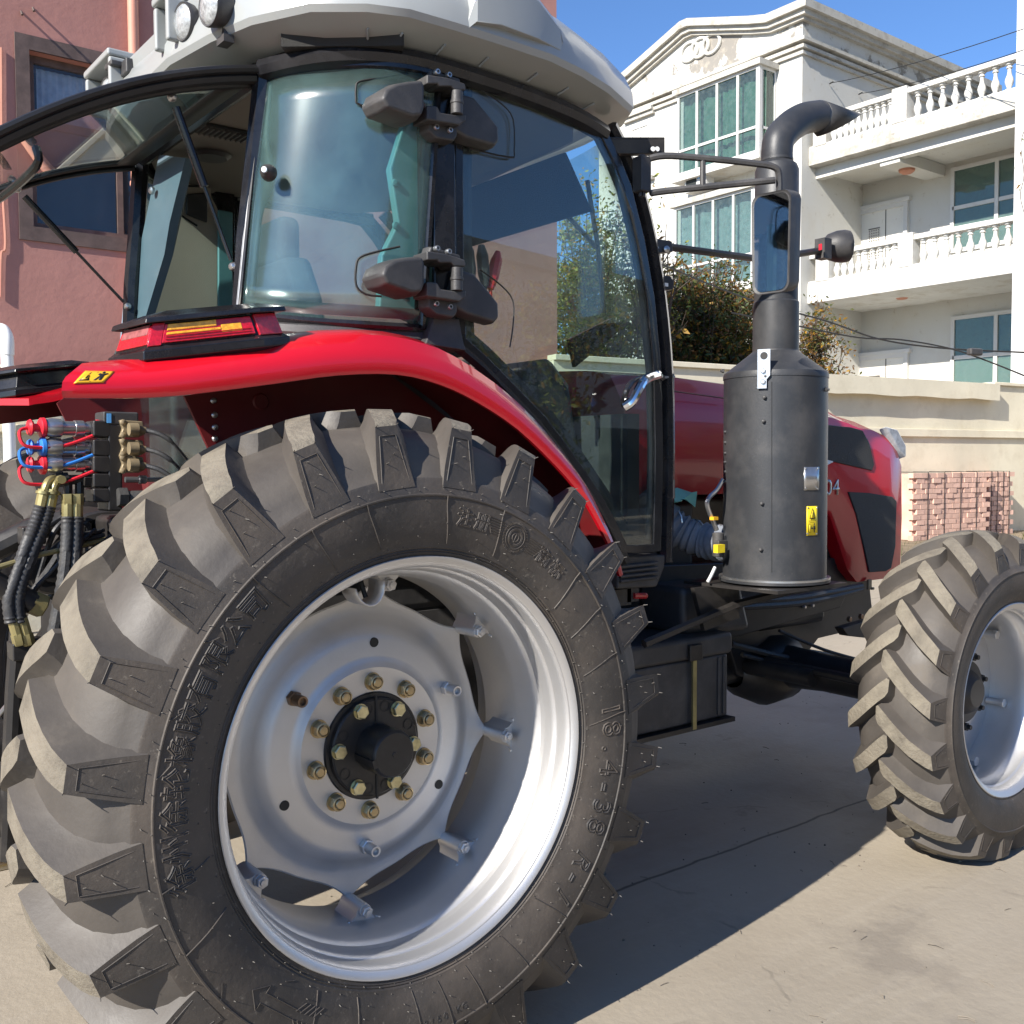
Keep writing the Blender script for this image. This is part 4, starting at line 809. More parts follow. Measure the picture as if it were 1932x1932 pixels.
# seam, bolts
sm = MB(); pts = [oncan(1456, v_, .1905)[0] for v_ in (720, 800, 900, 1000, 1080)]; sm.tube(pts, .0015, 4); sm.obj('canister_seam', 'ink', can)
for q in ((1445, 710), (1443, 750), (1441, 795), (1438, 950), (1436, 1037), (1366, 700), (1558, 735)):
    p, n_ = oncan(*q); b = MB(); hexprism(b, p, n_, .0075, .008); b.lathe([(0, .014), (.0045, .013), (.005, .006)], p, n_, 8); b.obj('canister_bolt', 'blackplastic', can)
for v_ in (815, 835, 855, 872, 890, 908):
    p, n_ = oncan(1369, v_, .190); b = MB(); b.lathe([(0, .008), (.004, .007), (.006, 0)], p, n_, 8); b.obj('canister_rivet', 'blackplastic', can)
def wrap(pxs, mat, name, parent, r_=.1915, thick=.0025, nu=6):
    (u0, v0), (u1, v1) = pxs; rows = []
    for i in range(nu+1):
        u_ = u0+(u1-u0)*i/nu; col = []
        p, n_ = oncan(u_, (v0+v1)/2, r_); z0 = oncan((u0+u1)/2, v0, r_)[0].z; z1 = oncan((u0+u1)/2, v1, r_)[0].z
        rows.append([V((p.x, p.y, z0)), V((p.x, p.y, z1))])
    mb = MB(); mb.grid(rows); return mb.obj(name, mat, parent, solid=thick, sharp=None)
wrap(((1517, 881), (1545, 925)), 'steel', 'maker_plate', can); yp = wrap(((1522, 955), (1542, 1010)), 'yellow', 'warning_plate', can)
pA, nA = oncan(1532, 982, .1935)
tz = V((-nA.y, nA.x, 0)); 
if tz.dot(_r) < 0: tz = -tz
hw, hh = .020, .054; cc = [pA-tz*hw-V((0, 0, hh)), pA+tz*hw-V((0, 0, hh)), pA+tz*hw+V((0, 0, hh)), pA-tz*hw+V((0, 0, hh))]
warn(cc, nA, can, .16, .56, .68, .36); man(cc, nA, can, .58, .10, .34, .32); pol_on(cc, [(.1, .10), (.28, .10), (.28, .38), (.1, .38)], nA, 'ink', 'print_panel', can, .002); pol_on(cc, [(.13, .115), (.25, .115), (.25, .365), (.13, .365)], nA, 'yellow', 'print_panel_field', can, .0026); pol_on(cc, [(.32, .22), (.56, .22), (.56, .26), (.32, .26)], nA, 'ink', 'print_arrow', can, .002)
pol_on(cc, [(.06, .475), (.94, .475), (.94, .49), (.06, .49)], nA, 'ink', 'print_line', can, .002)
for q in ((1520, 884), (1543, 884), (1520, 922), (1542, 922), (1524, 958), (1541, 958), (1523, 1007), (1540, 1007)):
    p, n_ = oncan(*q, .193); MB().lathe([(0, .003), (.003, .0025), (.0035, 0)], p, n_, 8).obj('plate_rivet', 'steel', can)
# bright bracket plate on the shoulder
p0, n0_ = oncan(1441, 715, .193); tz = V((-n0_.y, n0_.x, 0)); tz = tz if tz.dot(_r) > 0 else -tz
br = MB(); L = [(-.021, .105), (.024, .105), (.024, .012), (.012, -.002), (.012, -.034), (-.021, -.034)]
slope = lambda h: n0_*(-.0*h)
br.prism([p0+tz*a+V((0, 0, b))+n0_*.004 for a, b in L], n0_*.004); bo = br.obj('lift_bracket', 'steel', can)
MB().lathe([(0, .001), (.013, .001), (.014, -.002)], p0+tz*.002+V((0, 0, .082))+n0_*.0085, n0_, 20).obj('bracket_hole', 'ink', can)
for h in (.028, -.01):
    b = MB(); hexprism(b, p0+V((0, 0, h))+n0_*.008, n0_, .009, .008); b.obj('bracket_bolt', 'steel', can)
# urea injector, its wires and hose
ij = MB(); q = at(1355, 1005, 'y', .47); ij.cyl(q, q+V((.0, 0, -.09)), .022, 12); ij.box(q+V((.0, -.01, -.045)), (.05, .03, .035)); ijo = ij.obj('injector', 'blackplastic', T, bev=.004)
MB().box(at(1357, 1035, 'y', .435), (.04, .02, .03)).obj('injector_clip', 'yellow', ijo)
hs = MB(); hs.tube(bez([at(*p, 'y', .48) for p in ((1364, 905), (1352, 925), (1337, 940), (1335, 955), (1346, 985), (1352, 1000))], 5), .009, 8); hs.obj('wire_sleeve', 'steel', ijo); hs = MB(); hs.tube(bez([at(*p, 'y', .48) for p in ((1349, 1070), (1342, 1085), (1335, 1098))], 4), .006, 6); hs.obj('wire_sleeve', 'white', ijo)
MB().box(at(1347, 978, 'y', .465), (.025, .02, .012)).obj('cable_tag', 'decalorange', ijo)
# carrier under the canister
cr = MB(); cr.prism([(EX-.22, .18, zc0-.02), (EX+.20, .18, zc0-.02), (EX+.20, .62, zc0-.02), (EX-.22, .62, zc0-.02)], (0, 0, -.012)); cr.prism([at(1310, 1110, 'y', .5), at(1395, 1100, 'y', .5), at(1395, 1165, 'y', .5), at(1330, 1190, 'y', .5)], (0, .02, 0)); cr.tube([at(1215, 1215, 'y', .5), at(1390, 1140, 'y', .46), at(1560, 1098, 'y', .42)], .016, 6); cr.obj('canister_carrier', 'blackpaint', T)

# ---------------------------------------------------------------- mirror, its arms and lamp
MX, MY = 1.45, .10
br = MB(); a = at(1150, 268, 'y', .46); b = at(1253, 275, 'y', .30); br.prism([at(1152, 262, 'y', .44), at(1254, 262, 'y', .36), at(1254, 290, 'y', .36), at(1165, 290, 'y', .44)], (.02, .02, 0)); br.prism([at(1152, 262, 'y', .44), at(1254, 262, 'y', .36), at(1254, 262, 'y', .36)+V((.05, .05, 0)), at(1152, 262, 'y', .44)+V((.05, .05, 0))], (0, 0, .006)); bro = br.obj('mirror_bracket', 'blackpaint', T, bev=.002)
for q in ((1232, 281), (1240, 281)): MB().lathe([(0, .001), (.008, .001), (.008, -.001)], at(*q, 'y', .366), (-.35, -.9, 0), 14).obj('bracket_slot', 'white', bro)
pv = MB(); pv.box(at(1211, 330, 'y', .38), (.045, .045, .115)); pv.cyl(at(1211, 292, 'y', .38), at(1211, 372, 'y', .38), .012, 10); pv.obj('mirror_pivot', 'blackplastic', T, bev=.005)
ar = MB(); A0 = at(1222, 300, 'y', .37); A1 = at(1255, 294, 'y', .33); A2 = at(1320, 298, 'y', .26); A3 = at(1420, 308, 'y', .15); A4 = at(1462, 316, 'y', .105); A5 = at(1470, 335, 'y', .10); A6 = at(1470, 372, 'y', .10)
ar.tube(bez([A0, A1, A2, A3, A4, A5, A6], 4), [.004]+[.0115]*24, 8); B0 = at(1225, 366, 'y', .37); B1 = at(1260, 360, 'y', .33); B2 = at(1462, 340, 'y', .102)
ar.tube(bez([B0, B1, B2], 4), [.004]+[.0115]*8, 8); ar.tube([at(1326, 300, 'y', .255), at(1326, 355, 'y', .255)], .010, 8); ar.obj('mirror_arm', 'blackplastic', T)
mc = at(1457, 458, 'y', MY); mn = (V((CAM.x, CAM.y, 0))-V((mc.x, mc.y, 0))).normalized(); mn = V((-1, -.16, -.13)).normalized(); mt_ = V((-mn.y, mn.x, 0)).normalized(); mt_ = mt_ if mt_.dot(_r) > 0 else -mt_
def rr(w_, h, r_, n=5, tp=.92):
    out = []
    for cx, cz, a0 in ((w_-r_, h-r_, 0), (-w_+r_, h-r_, 90), (-w_+r_, -h+r_, 180), (w_-r_, -h+r_, 270)):
        for k in range(n+1):
            a = R(a0+90*k/n); x, z = cx+r_*cos(a), cz+r_*sin(a); out.append((x*(1 if z > 0 else tp+(1-tp)*(1+z/h)), z))
    return out
mo = MB(); O = rr(.072, .165, .032)
mo.loft([[mc+mt_*x*.9+V((0, 0, z*.97))+mn*.006 for x, z in O], [mc+mt_*x+V((0, 0, z)) +mn*.010 for x, z in O], [mc+mt_*x*1.02+V((0, 0, z*1.01))-mn*.01 for x, z in O], [mc+mt_*(x*.98+.006)+V((0, 0, z*.99))-mn*.05 for x, z in O], [mc+mt_*(x*.7+.01)+V((0, 0, z*.85))-mn*.075 for x, z in O]]); moo = mo.obj('mirror', 'blackplastic', T, sharp=40)
mg = MB(); mg.loft([[mc+mt_*x*.88+V((0, 0, z*.955))+mn*.005 for x, z in O], [mc+mt_*x*.88+V((0, 0, z*.955))+mn*.0085 for x, z in O]]); mg.obj('mirror_glass', 'mirrorglass', moo)
# lower arm with forward lamp
la = MB(); la.tube([at(1262, 466, 'y', .52), at(1420, 487, 'y', .57), at(1500, 480, 'y', .60), at(1552, 472, 'y', .60)], .014, 8); lao = la.obj('lamp_arm', 'blackpaint', T)
bb = MB(); bb.prism([at(1218, 446, 'y', .49), at(1268, 455, 'y', .50), at(1270, 475, 'y', .50), at(1230, 478, 'y', .49)], (.01, .03, 0)); bbo = bb.obj('arm_bracket', 'blackpaint', T, bev=.003)
for q in ((1237, 468), (1258, 470)): MB().lathe([(0, .006), (.007, .005), (.012, .002), (.012, -.002)], at(*q, 'y', .49), (-.3, -1, 0), 14).obj('bracket_bolt', 'steel', bbo)
lc = at(1588, 465, 'y', .60); lb = MB(); lb.lathe([(0, -.085), (.03, -.08), (.055, -.06), (.068, -.02), (.070, .012), (.066, .03)], lc, (.82, -.57, .05), 28); lb.box(at(1553, 470, 'y', .60), (.05, .05, .085)); lbo = lb.obj('front_lamp', 'blackplastic', T)
MB().lathe([(0, .045), (.04, .042), (.062, .03), (.066, .02)], lc, (.82, -.57, .05), 28).obj('lens', 'lensclear', lbo); MB().box(at(1548, 466, 'y', .565), (.004, .014, .025)).obj('lamp_label', 'capred', lbo)
cb = MB(); cb.prism([at(1237, 522, 'y', .50), at(1264, 520, 'y', .50), at(1272, 530, 'y', .50), at(1270, 546, 'y', .50), at(1240, 548, 'y', .50)], (.01, .03, 0)); cbo = cb.obj('cab_bracket', 'blackpaint', T, bev=.003); MB().box(at(1256, 537, 'y', .498), (.022, .004, .012)).obj('bracket_slot', 'white', cbo)

# ---------------------------------------------------------------- bonnet
bn = MB(); rings = []
for x, hw, zb, zs, zt, ce in ((1.44, .42, 1.43, 1.79, 1.93, .34), (1.8, .42, 1.43, 1.80, 1.935, .34), (2.3, .42, 1.43, 1.79, 1.915, .34), (2.60, .42, 1.40, 1.775, 1.885, .33), (2.78, .422, 1.31, 1.76, 1.86, .32), (2.92, .424, 1.05, 1.735, 1.83, .30), (3.0, .426, .985, 1.715, 1.81, .29), (3.12, .428, .985, 1.705, 1.785, .31), (3.24, .428, .985, 1.675, 1.745, .32), (3.31, .428, .99, 1.64, 1.70, .33), (3.355, .424, .99, 1.57, 1.63, .33), (3.39, .40, 1.02, 1.46, 1.53, .31), (3.41, .34, 1.08, 1.36, 1.44, .26)):
    half = [(hw-.012, zb), (hw, zb+.03), (hw+.006, (zb+zs)/2), (hw, zs-.03), (hw-.014, zs+.01), (ce, zt-.025), (ce*.6, zt), (0, zt+.012)]
    rings.append([V((x, YC-a, z)) for a, z in half]+[V((x, YC+a, z)) for a, z in half[-2::-1]])
bn.loft(rings); bon = bn.obj('bonnet', 'red', T, sharp=28)
def sidepanel(px, y, th, mat, name, parent, bev=.004):
    p = [at(a, b, 'y', y) for a, b in px]; m_ = MB(); m_.prism(p, (0, th, 0)); return m_.obj(name, mat, parent, bev=bev)
sidepanel([(1545, 800), (1606, 806), (1628, 812), (1641, 836), (1650, 876), (1646, 888), (1560, 868), (1545, 862)], .764, .02, 'mesh', 'side_grille', bon)
sidepanel([(1601, 928), (1640, 930), (1684, 937), (1692, 945), (1690, 1030), (1682, 1072), (1672, 1078), (1641, 1080), (1630, 1030), (1616, 970)], .764, .02, 'mesh', 'side_grille', bon)
sidepanel([(1552, 812), (1556, 812), (1572, 872), (1556, 880), (1548, 870)], .765, .01, 'white', 'side_badge', bon, 0)
hl_ = [at(u_, v_, 'y', .772) for u_, v_ in ((1668, 806), (1690, 812), (1706, 842), (1706, 864), (1694, 852), (1682, 830))]; hb = MB(); hb.loft([[p+V((.006, -.008, .004)) for p in hl_], [p+V((-.02, .02, -.01)) for p in hl_]]); hb.obj('headlamp', 'headglass', bon, bev=.006)
vs, fs = text_fill('04', .105, 1.05); o0 = at(1570, 921, 'y', .770); MB().add([V((o0.x+p.x*1.05, .768, o0.z+p.y)) for p in vs], fs).obj('number_lettering', 'steel', bon, solid=.002, sharp=None)
st = MB(); st.tube([at(1255, 736, 'y', .772), at(1372, 752, 'y', .772)], .003, 4); st.obj('bonnet_seam', 'redin', bon)
lt_ = MB(); p = at(1640, 1103, 'y', .765); lt_.box(p, (.03, .012, .05)); lt_.box(p+V((.02, -.004, -.02)), (.02, .014, .012)); lt_.obj('bonnet_latch', 'tanmetal', bon, bev=.003)
an = MB(); an.tube([at(1271, 705, 'y', .50), at(1269, 910, 'y', .50)], .003, 5); ano = an.obj('aerial', 'steel', T); MB().cyl(at(1269, 905, 'y', .50), at(1269, 940, 'y', .50), .009, 8).obj('aerial_base', 'blackplastic', ano); MB().tube([at(1252, 712, 'y', .50), at(1272, 711, 'y', .50)], .006, 6).obj('aerial_clip', 'steel', ano)

# ---------------------------------------------------------------- chassis, engine, axles, boxes
e = MB(); e.bx(1.42, 2.0, .92, 1.48, .78, 1.40); e.bx(2.0, 2.45, .92, 1.40, .78, 1.06); e.bx(2.45, 2.95, .92, 1.48, .78, 1.40); e.obj('engine', 'blackpaint', T, bev=.03)
e = MB(); e.bx(-.25, 1.45, .88, 1.52, .62, 1.06); e.bx(-.42, .1, .80, 1.60, .60, 1.30); e.obj('gearbox', 'blackpaint', T, bev=.03)
for y in (.84, 1.51):
    e = MB(); e.prism([(1.25, y, 1.0), (1.25, y, 1.16), (3.0, y, 1.10), (3.05, y, .98), (2.95, y, .86), (2.2, y, .80), (1.6, y, .82)], (0, .05, 0)); fr_ = e.obj('frame_rail', 'blackpaint', T, bev=.006)
    if y < 1:
        for q in ((1600, 1168), (1622, 1163), (1530, 1142), (1515, 1145)): b = MB(); hexprism(b, at(*q, 'y', .838), (0, -1, 0), .014 if q[0] > 1590 else .008, .016); b.obj('frame_bolt', 'bronze' if q[0] > 1590 else 'steel', fr_)
for s_ in (1, -1):
    mm = (lambda p: V(p)) if s_ > 0 else mir
    ax_ = MB(); ax_.tube([mm((0, .95, .83)), mm((0, .7, .83)), mm((0, .32, .83))], [.19, .14, .12], 20); ax_.obj('axle_housing', 'brownmetal', T)
    fa = MB(); fa.tube([mm((XF, 1.2, .60)), mm((XF, .7, .60)), mm((XF, .36, .60)), mm((XF, .2, .62))], [.12, .085, .09, .13], 16); fa.obj('front_axle', 'blackpaint', T)
    tr = MB(); tr.tube([mm((XF-.2, 1.15, .66)), mm((XF-.2, .30, .64))], .022, 10); tr.tube([mm((XF-.22, 1.0, .62)), mm((XF-.22, .62, .62))], .04, 12); tr.obj('steering_ram', 'blackpaint', T)
ch = MB(); ch.prism([at(u_, v_, 'y', .98) for u_, v_ in ((1205, 1085), (1640, 1085), (1650, 1180), (1545, 1205), (1530, 1225), (1645, 1245), (1645, 1300), (1560, 1285), (1455, 1302), (1392, 1275), (1375, 1215), (1205, 1215))], (0, .42, 0)); ch.obj('axle_support', 'blackpaint', T, bev=.01)
for k, (a_, b_) in enumerate((((1380, 1215), (1620, 1262)), ((1400, 1235), (1610, 1275)), ((1470, 1190), (1640, 1250)))):
    b = MB(); b.tube(bez([at(*a_, 'y', .92), at((a_[0]+b_[0])/2, (a_[1]+b_[1])/2+6, 'y', .86), at(*b_, 'y', .78)], 5), .014-.003*k, 8); b.obj('brake_hose', 'hose', T)
b = MB(); b.prism([at(u_, v_, 'y', .80) for u_, v_ in ((1590, 1185), (1640, 1170), (1645, 1205), (1600, 1200))], (0, .05, 0)); b.obj('stop_bracket', 'brownmetal', T, bev=.004)
b = MB(); b.prism([at(u_, v_, 'y', .60) for u_, v_ in ((1290, 1110), (1400, 1100), (1420, 1190), (1290, 1200))], (0, .25, 0)); b.obj('fuel_tank', 'blackplastic', T, bev=.03)
fd = MB(); fd.lathe([(0, -.22), (.10, -.2), (.17, -.1), (.18, .05), (.12, .2), (.07, .25)], (XF, 1.05, .58), (-1, 0, 0), 24); fd.obj('front_differential', 'blackpaint', T)
ds_ = MB(); ds_.cyl((1.4, 1.05, .60), (2.5, 1.05, .58), .05, 14); ds_.obj('drive_shaft', 'blackpaint', T)
# battery / tool box by the step
y0 = .55; zt, zb = at(1300, 1245, 'y', y0).z, at(1300, 1375, 'y', y0).z
bx_ = MB(); bx_.bx(1.18, 1.78, y0, .92, zb+.015, zt); bt = bx_.obj('battery_box', 'blackplastic', T, bev=.012)
MB().bx(1.165, 1.795, y0-.015, .935, zt, zt+.085).obj('box_lid', 'blackplastic', bt, bev=.02, seg=3)
for x in (1.20, 1.23, 1.72, 1.75): MB().bx(x-.006, x+.006, y0-.008, y0+.004, zb+.03, zt-.01).obj('box_rib', 'blackplastic', bt, bev=.002)
st = MB(); st.bx(1.555, 1.575, y0-.022, y0-.014, zb-.0, zt+.02); st.obj('box_strap', 'olive', bt); MB().bx(1.53, 1.60, y0-.03, y0-.016, zt+.0, zt+.06).obj('strap_latch', 'blackpaint', bt, bev=.003)
MB().bx(1.15, 1.80, y0-.02, .95, zb-.005, zb+.012).obj('box_tray', 'blackpaint', bt)
stp = MB(); stp.prism([at(1168, 1048, 'y', .5), at(1258, 1046, 'y', .5), at(1254, 1072, 'y', .5), at(1240, 1108, 'y', .5), at(1165, 1112, 'y', .5)], (0, .35, 0)); stp.obj('step_housing', 'blackplastic', T, bev=.01)
for k in range(4): MB().tube(bez([at(1170, 1070+k*9, 'y', .49), at(1240, 1062+k*9, 'y', .49)], 4), .006, 6).obj('step_rib', 'blackplastic', T)
MB().cyl(at(1195, 1124, 'y', .62), at(1218, 1124, 'y', .62), .012, 10).obj('marker_reflector', 'lensred', T)
hh = MB(); 
for k in range(2): 
    hh = MB(); hh.tube(bez([at(1300, 1135+k*14, 'y', .70), at(1480, 1130+k*10, 'y', .72), at(1560, 1118+k*10, 'y', .74), at(1625, 1106+k*5, 'y', .76)], 8), .016, 8); hh.obj('wiring_conduit', 'hose', T)
MB().prism([at(1580, 910, 'y', .86), at(1625, 1000, 'y', .86), at(1640, 1110, 'y', .86), at(1560, 1110, 'y', .86), at(1555, 910, 'y', .86)], (0, .02, 0)).obj('radiator_side', 'blackpaint', T)
for q in ((1566, 1078), (1583, 1078), (1586, 964)): b = MB(); hexprism(b, at(*q, 'y', .858), (0, -1, 0), .012, .01); b.obj('radiator_bolt', 'steel', T)


# ---------------------------------------------------------------- fender decal
from mathutils.bvhtree import BVHTree
_bv = BVHTree.FromPolygons([v_.co for v_ in fe.data.vertices], [tuple(p.vertices) for p in fe.data.polygons])
def drape(u_, v_, off):
    hit = _bv.ray_cast(CAM, ray(u_, v_).normalized()); p = hit[0] or at(u_, v_, 'y', .25); n_ = hit[1] or V((0, -1, 0))
    n_ = n_ if n_.dot(CAM-p) > 0 else -n_; return p+n_*off
DQ = [V(q) for q in ((138, 724), (195, 722), (216, 702), (161, 701))]
def dq(a, b): q = DQ[0].lerp(DQ[1], a).lerp(DQ[3].lerp(DQ[2], a), b); return q.x, q.y
g_ = MB(); g_.grid([[drape(*dq(i/10, j/6), .0015) for i in range(11)] for j in range(7)]); g_.obj('warning_decal', 'decalorange', fe, solid=.001, sharp=None)
def dprint(pts, nm, off=.0028, mat='ink'):
    m_ = MB(); P = [drape(*dq(*p), off) for p in pts]; c_ = sum(P, V())/len(P); m_.add(P+[c_], [(i, (i+1) % len(P), len(P)) for i in range(len(P))]); m_.obj(nm, mat, fe, solid=.0006, sharp=None)
dprint([(.10, .18), (.44, .18), (.27, .86)], 'print_triangle'); dprint([(.16, .25), (.38, .25), (.27, .70)], 'print_triangle_field', .0036, 'decalorange'); dprint([(.25, .32), (.29, .32), (.285, .58), (.255, .58)], 'print_mark', .0044)
dprint([(.58, .18), (.66, .18), (.70, .45), (.76, .18), (.84, .18), (.80, .62), (.90, .70), (.86, .80), (.72, .70), (.60, .78), (.56, .68), (.66, .58)], 'print_body'); dprint([(.70+.05*cos(k*pi/3), .84+.09*sin(k*pi/3)) for k in range(6)], 'print_head'); dprint([(.485, .1), (.495, .1), (.495, .9), (.485, .9)], 'print_line')

# ---------------------------------------------------------------- remote hydraulic valve bank and couplings
HY = .76
def h(u_, v_, d=0.): return at(u_, v_, 'y', HY+d)
vb = MB(); p = [h(204, 800), h(232, 800), h(232, 965), h(204, 965)]; vb.prism(p, (0, .10, 0)); vbo = vb.obj('valve_bank', 'blackpaint', T, bev=.006)
lb_ = MB(); lb_.prism([h(195, 776), h(262, 778), h(262, 802), h(195, 802)], (0, .08, 0)); lbo2 = lb_.obj('valve_cover', 'blackplastic', vbo, bev=.005); MB().prism([h(202, 780, -.002), h(210, 780, -.002), h(210, 798, -.002), h(202, 798, -.002)], (0, .004, 0)).obj('valve_label', 'bluelabel', vbo)
X1 = V((1, 0, 0))
for k, (v_, cm) in enumerate(((809, 'capred'), (845, 'capblue'), (876, 'capred'))):
    c_ = h(205, v_, .04); d = V((-1, -.05, 0)).normalized()
    b = MB(); b.prism([h(176, v_-16), h(206, v_-16), h(210, v_-8), h(210, v_+14), h(200, v_+17), h(176, v_+14)], (0, .08, 0)); b.obj('valve_slice', 'blackpaint', vbo, bev=.005)
    cpl = MB(); cpl.lathe([(.017, .0), (.017, .028), (.0215, .030), (.0215, .052), (.019, .053), (.019, .085), (.025, .088), (.026, .112), (.024, .118), (.023, .128), (0, .128)], h(178, v_, .04), d, 20); co_ = cpl.obj('coupling', 'steel', T, sharp=28)
    cp = MB(); e = h(178, v_, .04)+d*.128; cp.lathe([(.0, .014), (.020, .013), (.026, .009), (.027, .0), (.024, -.003)], e, d, 22); cp.lathe([(.0, .018+.014), (.010, .030), (.012, .012)], e, d, 12); cp.lathe([(.0, .042), (.018, .040), (.022, .034), (.018, .028), (0, .027)], e, d, 18); cp.obj('dust_cap', cm, co_)
    lp_ = MB(); lp_.tube(bez([e+d*.035, e+d*.062+V((0, -.01, -.01)), e+d*.055+V((0, -.02, -.045)), e+d*.01+V((0, -.02, -.052)), e-d*.05+V((0, -.02, -.045)), h(188, v_+8, .01)], 5), .0045, 6); lp_.obj('cap_tether', cm, co_)
    MB().lathe([(.022, -.004), (.0245, -.003), (.0245, .003), (.022, .004)], h(184, v_, .04), d, 18).obj('tether_ring', cm, co_)
    pl = MB(); pl.prism([h(226, v_-17, -.012), h(270, v_-14, -.012), h(274, v_+10, -.012), h(262, v_+16, -.012), h(226, v_+16, -.012), h(232, v_, -.012)], (0, .02, 0)); po = pl.obj('cable_plate', 'tanmetal', vbo, bev=.003)
    for q in ((232, v_-12), (232, v_+12)): b = MB(); b.lathe([(0, .006), (.006, .005), (.0085, .003), (.0085, 0)], h(*q, -.012), (0, -1, 0), 12); b.obj('plate_screw', 'tanmetal', vbo)
    sl_ = MB(); a = h(243, v_+1, -.03); b2 = h(262, v_+1, -.03); sl_.tube([a, a.lerp(b2, .9), b2, h(274, v_+3, -.03)], [.017, .017, .010, .009], 14); sl_.obj('cable_sleeve', 'tanmetal', vbo)
    cbl = MB(); cbl.tube(bez([h(272, v_+2, -.03), h(300, v_+10, -.05), h(325, v_+26, -.06), h(352+k*-6, v_+58-k*10, -.05)], 6), [.007]*12+[.0045]*7, 7); cbl.obj('control_cable', 'hose', vbo)
for k, v_ in enumerate((907, 935)):
    b = MB(); b.prism([h(176, v_-14), h(206, v_-14), h(210, v_-6), h(210, v_+13), h(176, v_+13)], (0, .08, 0)); b.obj('valve_slice', 'blackpaint', vbo, bev=.005)
ft_ = MB(); ft_.tube([h(178, 905, .03), h(118, 905, .03)], .013, 10); ft_.tube([h(150, 905, .03), h(150, 935, .03)], .012, 8); ft_.tube([h(128, 905, .03), h(128, 935, .03)], .012, 8); hexprism(ft_, h(176, 905, .03), (-1, 0, 0), .022, .03); hexprism(ft_, h(112, 905, .03)+V((.02, 0, 0)), (-1, 0, 0), .020, .03); ft_.obj('hose_fitting', 'blackpaint', vbo)
b = MB(); b.tube([h(232, 938, -.01), h(330, 936, -.04)], .017, 12); hexprism(b, h(222, 938, -.01), (1, 0, 0), .026, .026); b.obj('return_pipe', 'hose', vbo)
b = MB(); b.tube([h(236, 905, -.02), h(275, 905, -.02)], .008, 8); b.tube([h(275, 905, -.02), h(350, 903, -.03)], .006, 8); hexprism(b, h(262, 905, -.02), (1, 0, 0), .012, .02); b.obj('linkage_rod', 'steel', vbo)
def hose(path, r_, coil, name='hydraulic_hose', mat='hose'):
    P = bez(path, 10); m_ = MB(); n = len(P)
    m_.tube(P, [r_*(1+ (.10 if (i % 2) else -.02)*coil) for i in range(n)], 10); return m_.obj(name, mat, T)
for dx, dv in ((0, 0), (16, 2)):                  # pair with brass elbows
    b = MB(); b.tube(bez([h(112+dx*.3, 905, .03-dx*.003), h(96+dx, 905, .01), h(88+dx, 915, .0), h(84+dx, 928, .0)], 4), .011, 10); b.tube([h(84+dx, 924, 0), h(76+dx, 962, 0)], [.016, .0155], 10); b.lathe([(.016, -.004), (.020, -.003), (.020, .004), (.016, .004)], h(83+dx, 930, 0), (.15, 0, .9), 14); b.obj('hose_ferrule', 'olive', T)
    hose([h(77+dx, 955, 0), h(66+dx, 990, 0), h(50+dx, 1030, 0), h(32+dx*.8, 1085, 0), h(18+dx, 1130, 0), h(22+dx, 1175, 0)], .0165, 1)
    b = MB(); b.tube([h(24+dx, 1165, 0), h(34+dx, 1200, 0)], .015, 10); hexprism(b, h(33+dx, 1196, 0), (.2, 0, -1), .017, .03); b.obj('hose_ferrule', 'olive', T)
for dx in (0, 17):
    b = MB(); hexprism(b, h(128+dx, 932, -.01), (0, 0, -1), .017, .03); b.tube([h(128+dx, 950, -.01), h(128+dx, 980, -.01)], .016, 10); b.obj('hose_ferrule', 'olive', T)
    hose([h(128+dx, 975, -.01), h(127+dx, 1020, -.015), h(122+dx, 1080, -.02), h(110+dx, 1150, -.02), h(98+dx, 1215, -.02)], .0165, 1)
# three-point linkage
b = MB(); b.tube([h(-20, 1075, .0), h(70, 1048, .0), h(200, 1018, .05)], .007, 8); b.obj('linkage_rod', 'olive', T)
b = MB(); b.tube([h(-60, 1070, .02), h(0, 1105, .02), h(62, 1138, .02)], .030, 14); bo_ = b.obj('lift_cylinder', 'blackpaint', T); b = MB(); hexprism(b, h(60, 1136, .02), (.75, 0, -.4), .032, .035); b.obj('cylinder_nut', 'olive', bo_)
b = MB(); b.tube([h(-20, 1040, .25), h(60, 1000, .22), h(110, 985, .2), h(160, 1010, .2)], .035, 10); b.obj('lift_arm', 'blackpaint', T); b = MB(); b.lathe([(0, .05), (.06, .05), (.065, .04), (.065, -.06)], h(90, 1075, .22), (0, -1, 0), 24); b.lathe([(0, .056), (.03, .056), (.032, .05)], h(90, 1075, .22), (0, -1, 0), 16); b.obj('rockshaft', 'blackpaint', T)
b = MB(); b.tube([h(36, 1190, .05), h(28, 1300, .06), h(20, 1480, .08), h(14, 1620, .1)], .024, 10); lro = b.obj('lift_rod', 'blackpaint', T); b = MB(); b.box(h(50, 1225, .03), (.08, .07, .045)); b.box(h(62, 1210, .03), (.05, .05, .02)); b.obj('rod_clevis', 'blackpaint', lro, bev=.004)
b = MB(); b.tube([h(150, 1290, .3), h(60, 1400, .2), h(-60, 1560, .1)], .035, 8); b.obj('lower_link', 'blackpaint', T); b = MB(); b.prism([h(-30, 1400, .3), h(60, 1400, .3), h(60, 1560, .3), h(-30, 1580, .3)], (0, .4, 0)); b.obj('hitch_frame', 'blackpaint', T, bev=.01)
b = MB(); b.tube([h(-20, 1370, .1), h(30, 1310, .08)], .006, 6); b.obj('check_chain', 'steel', T)
rnd = random.Random(11)
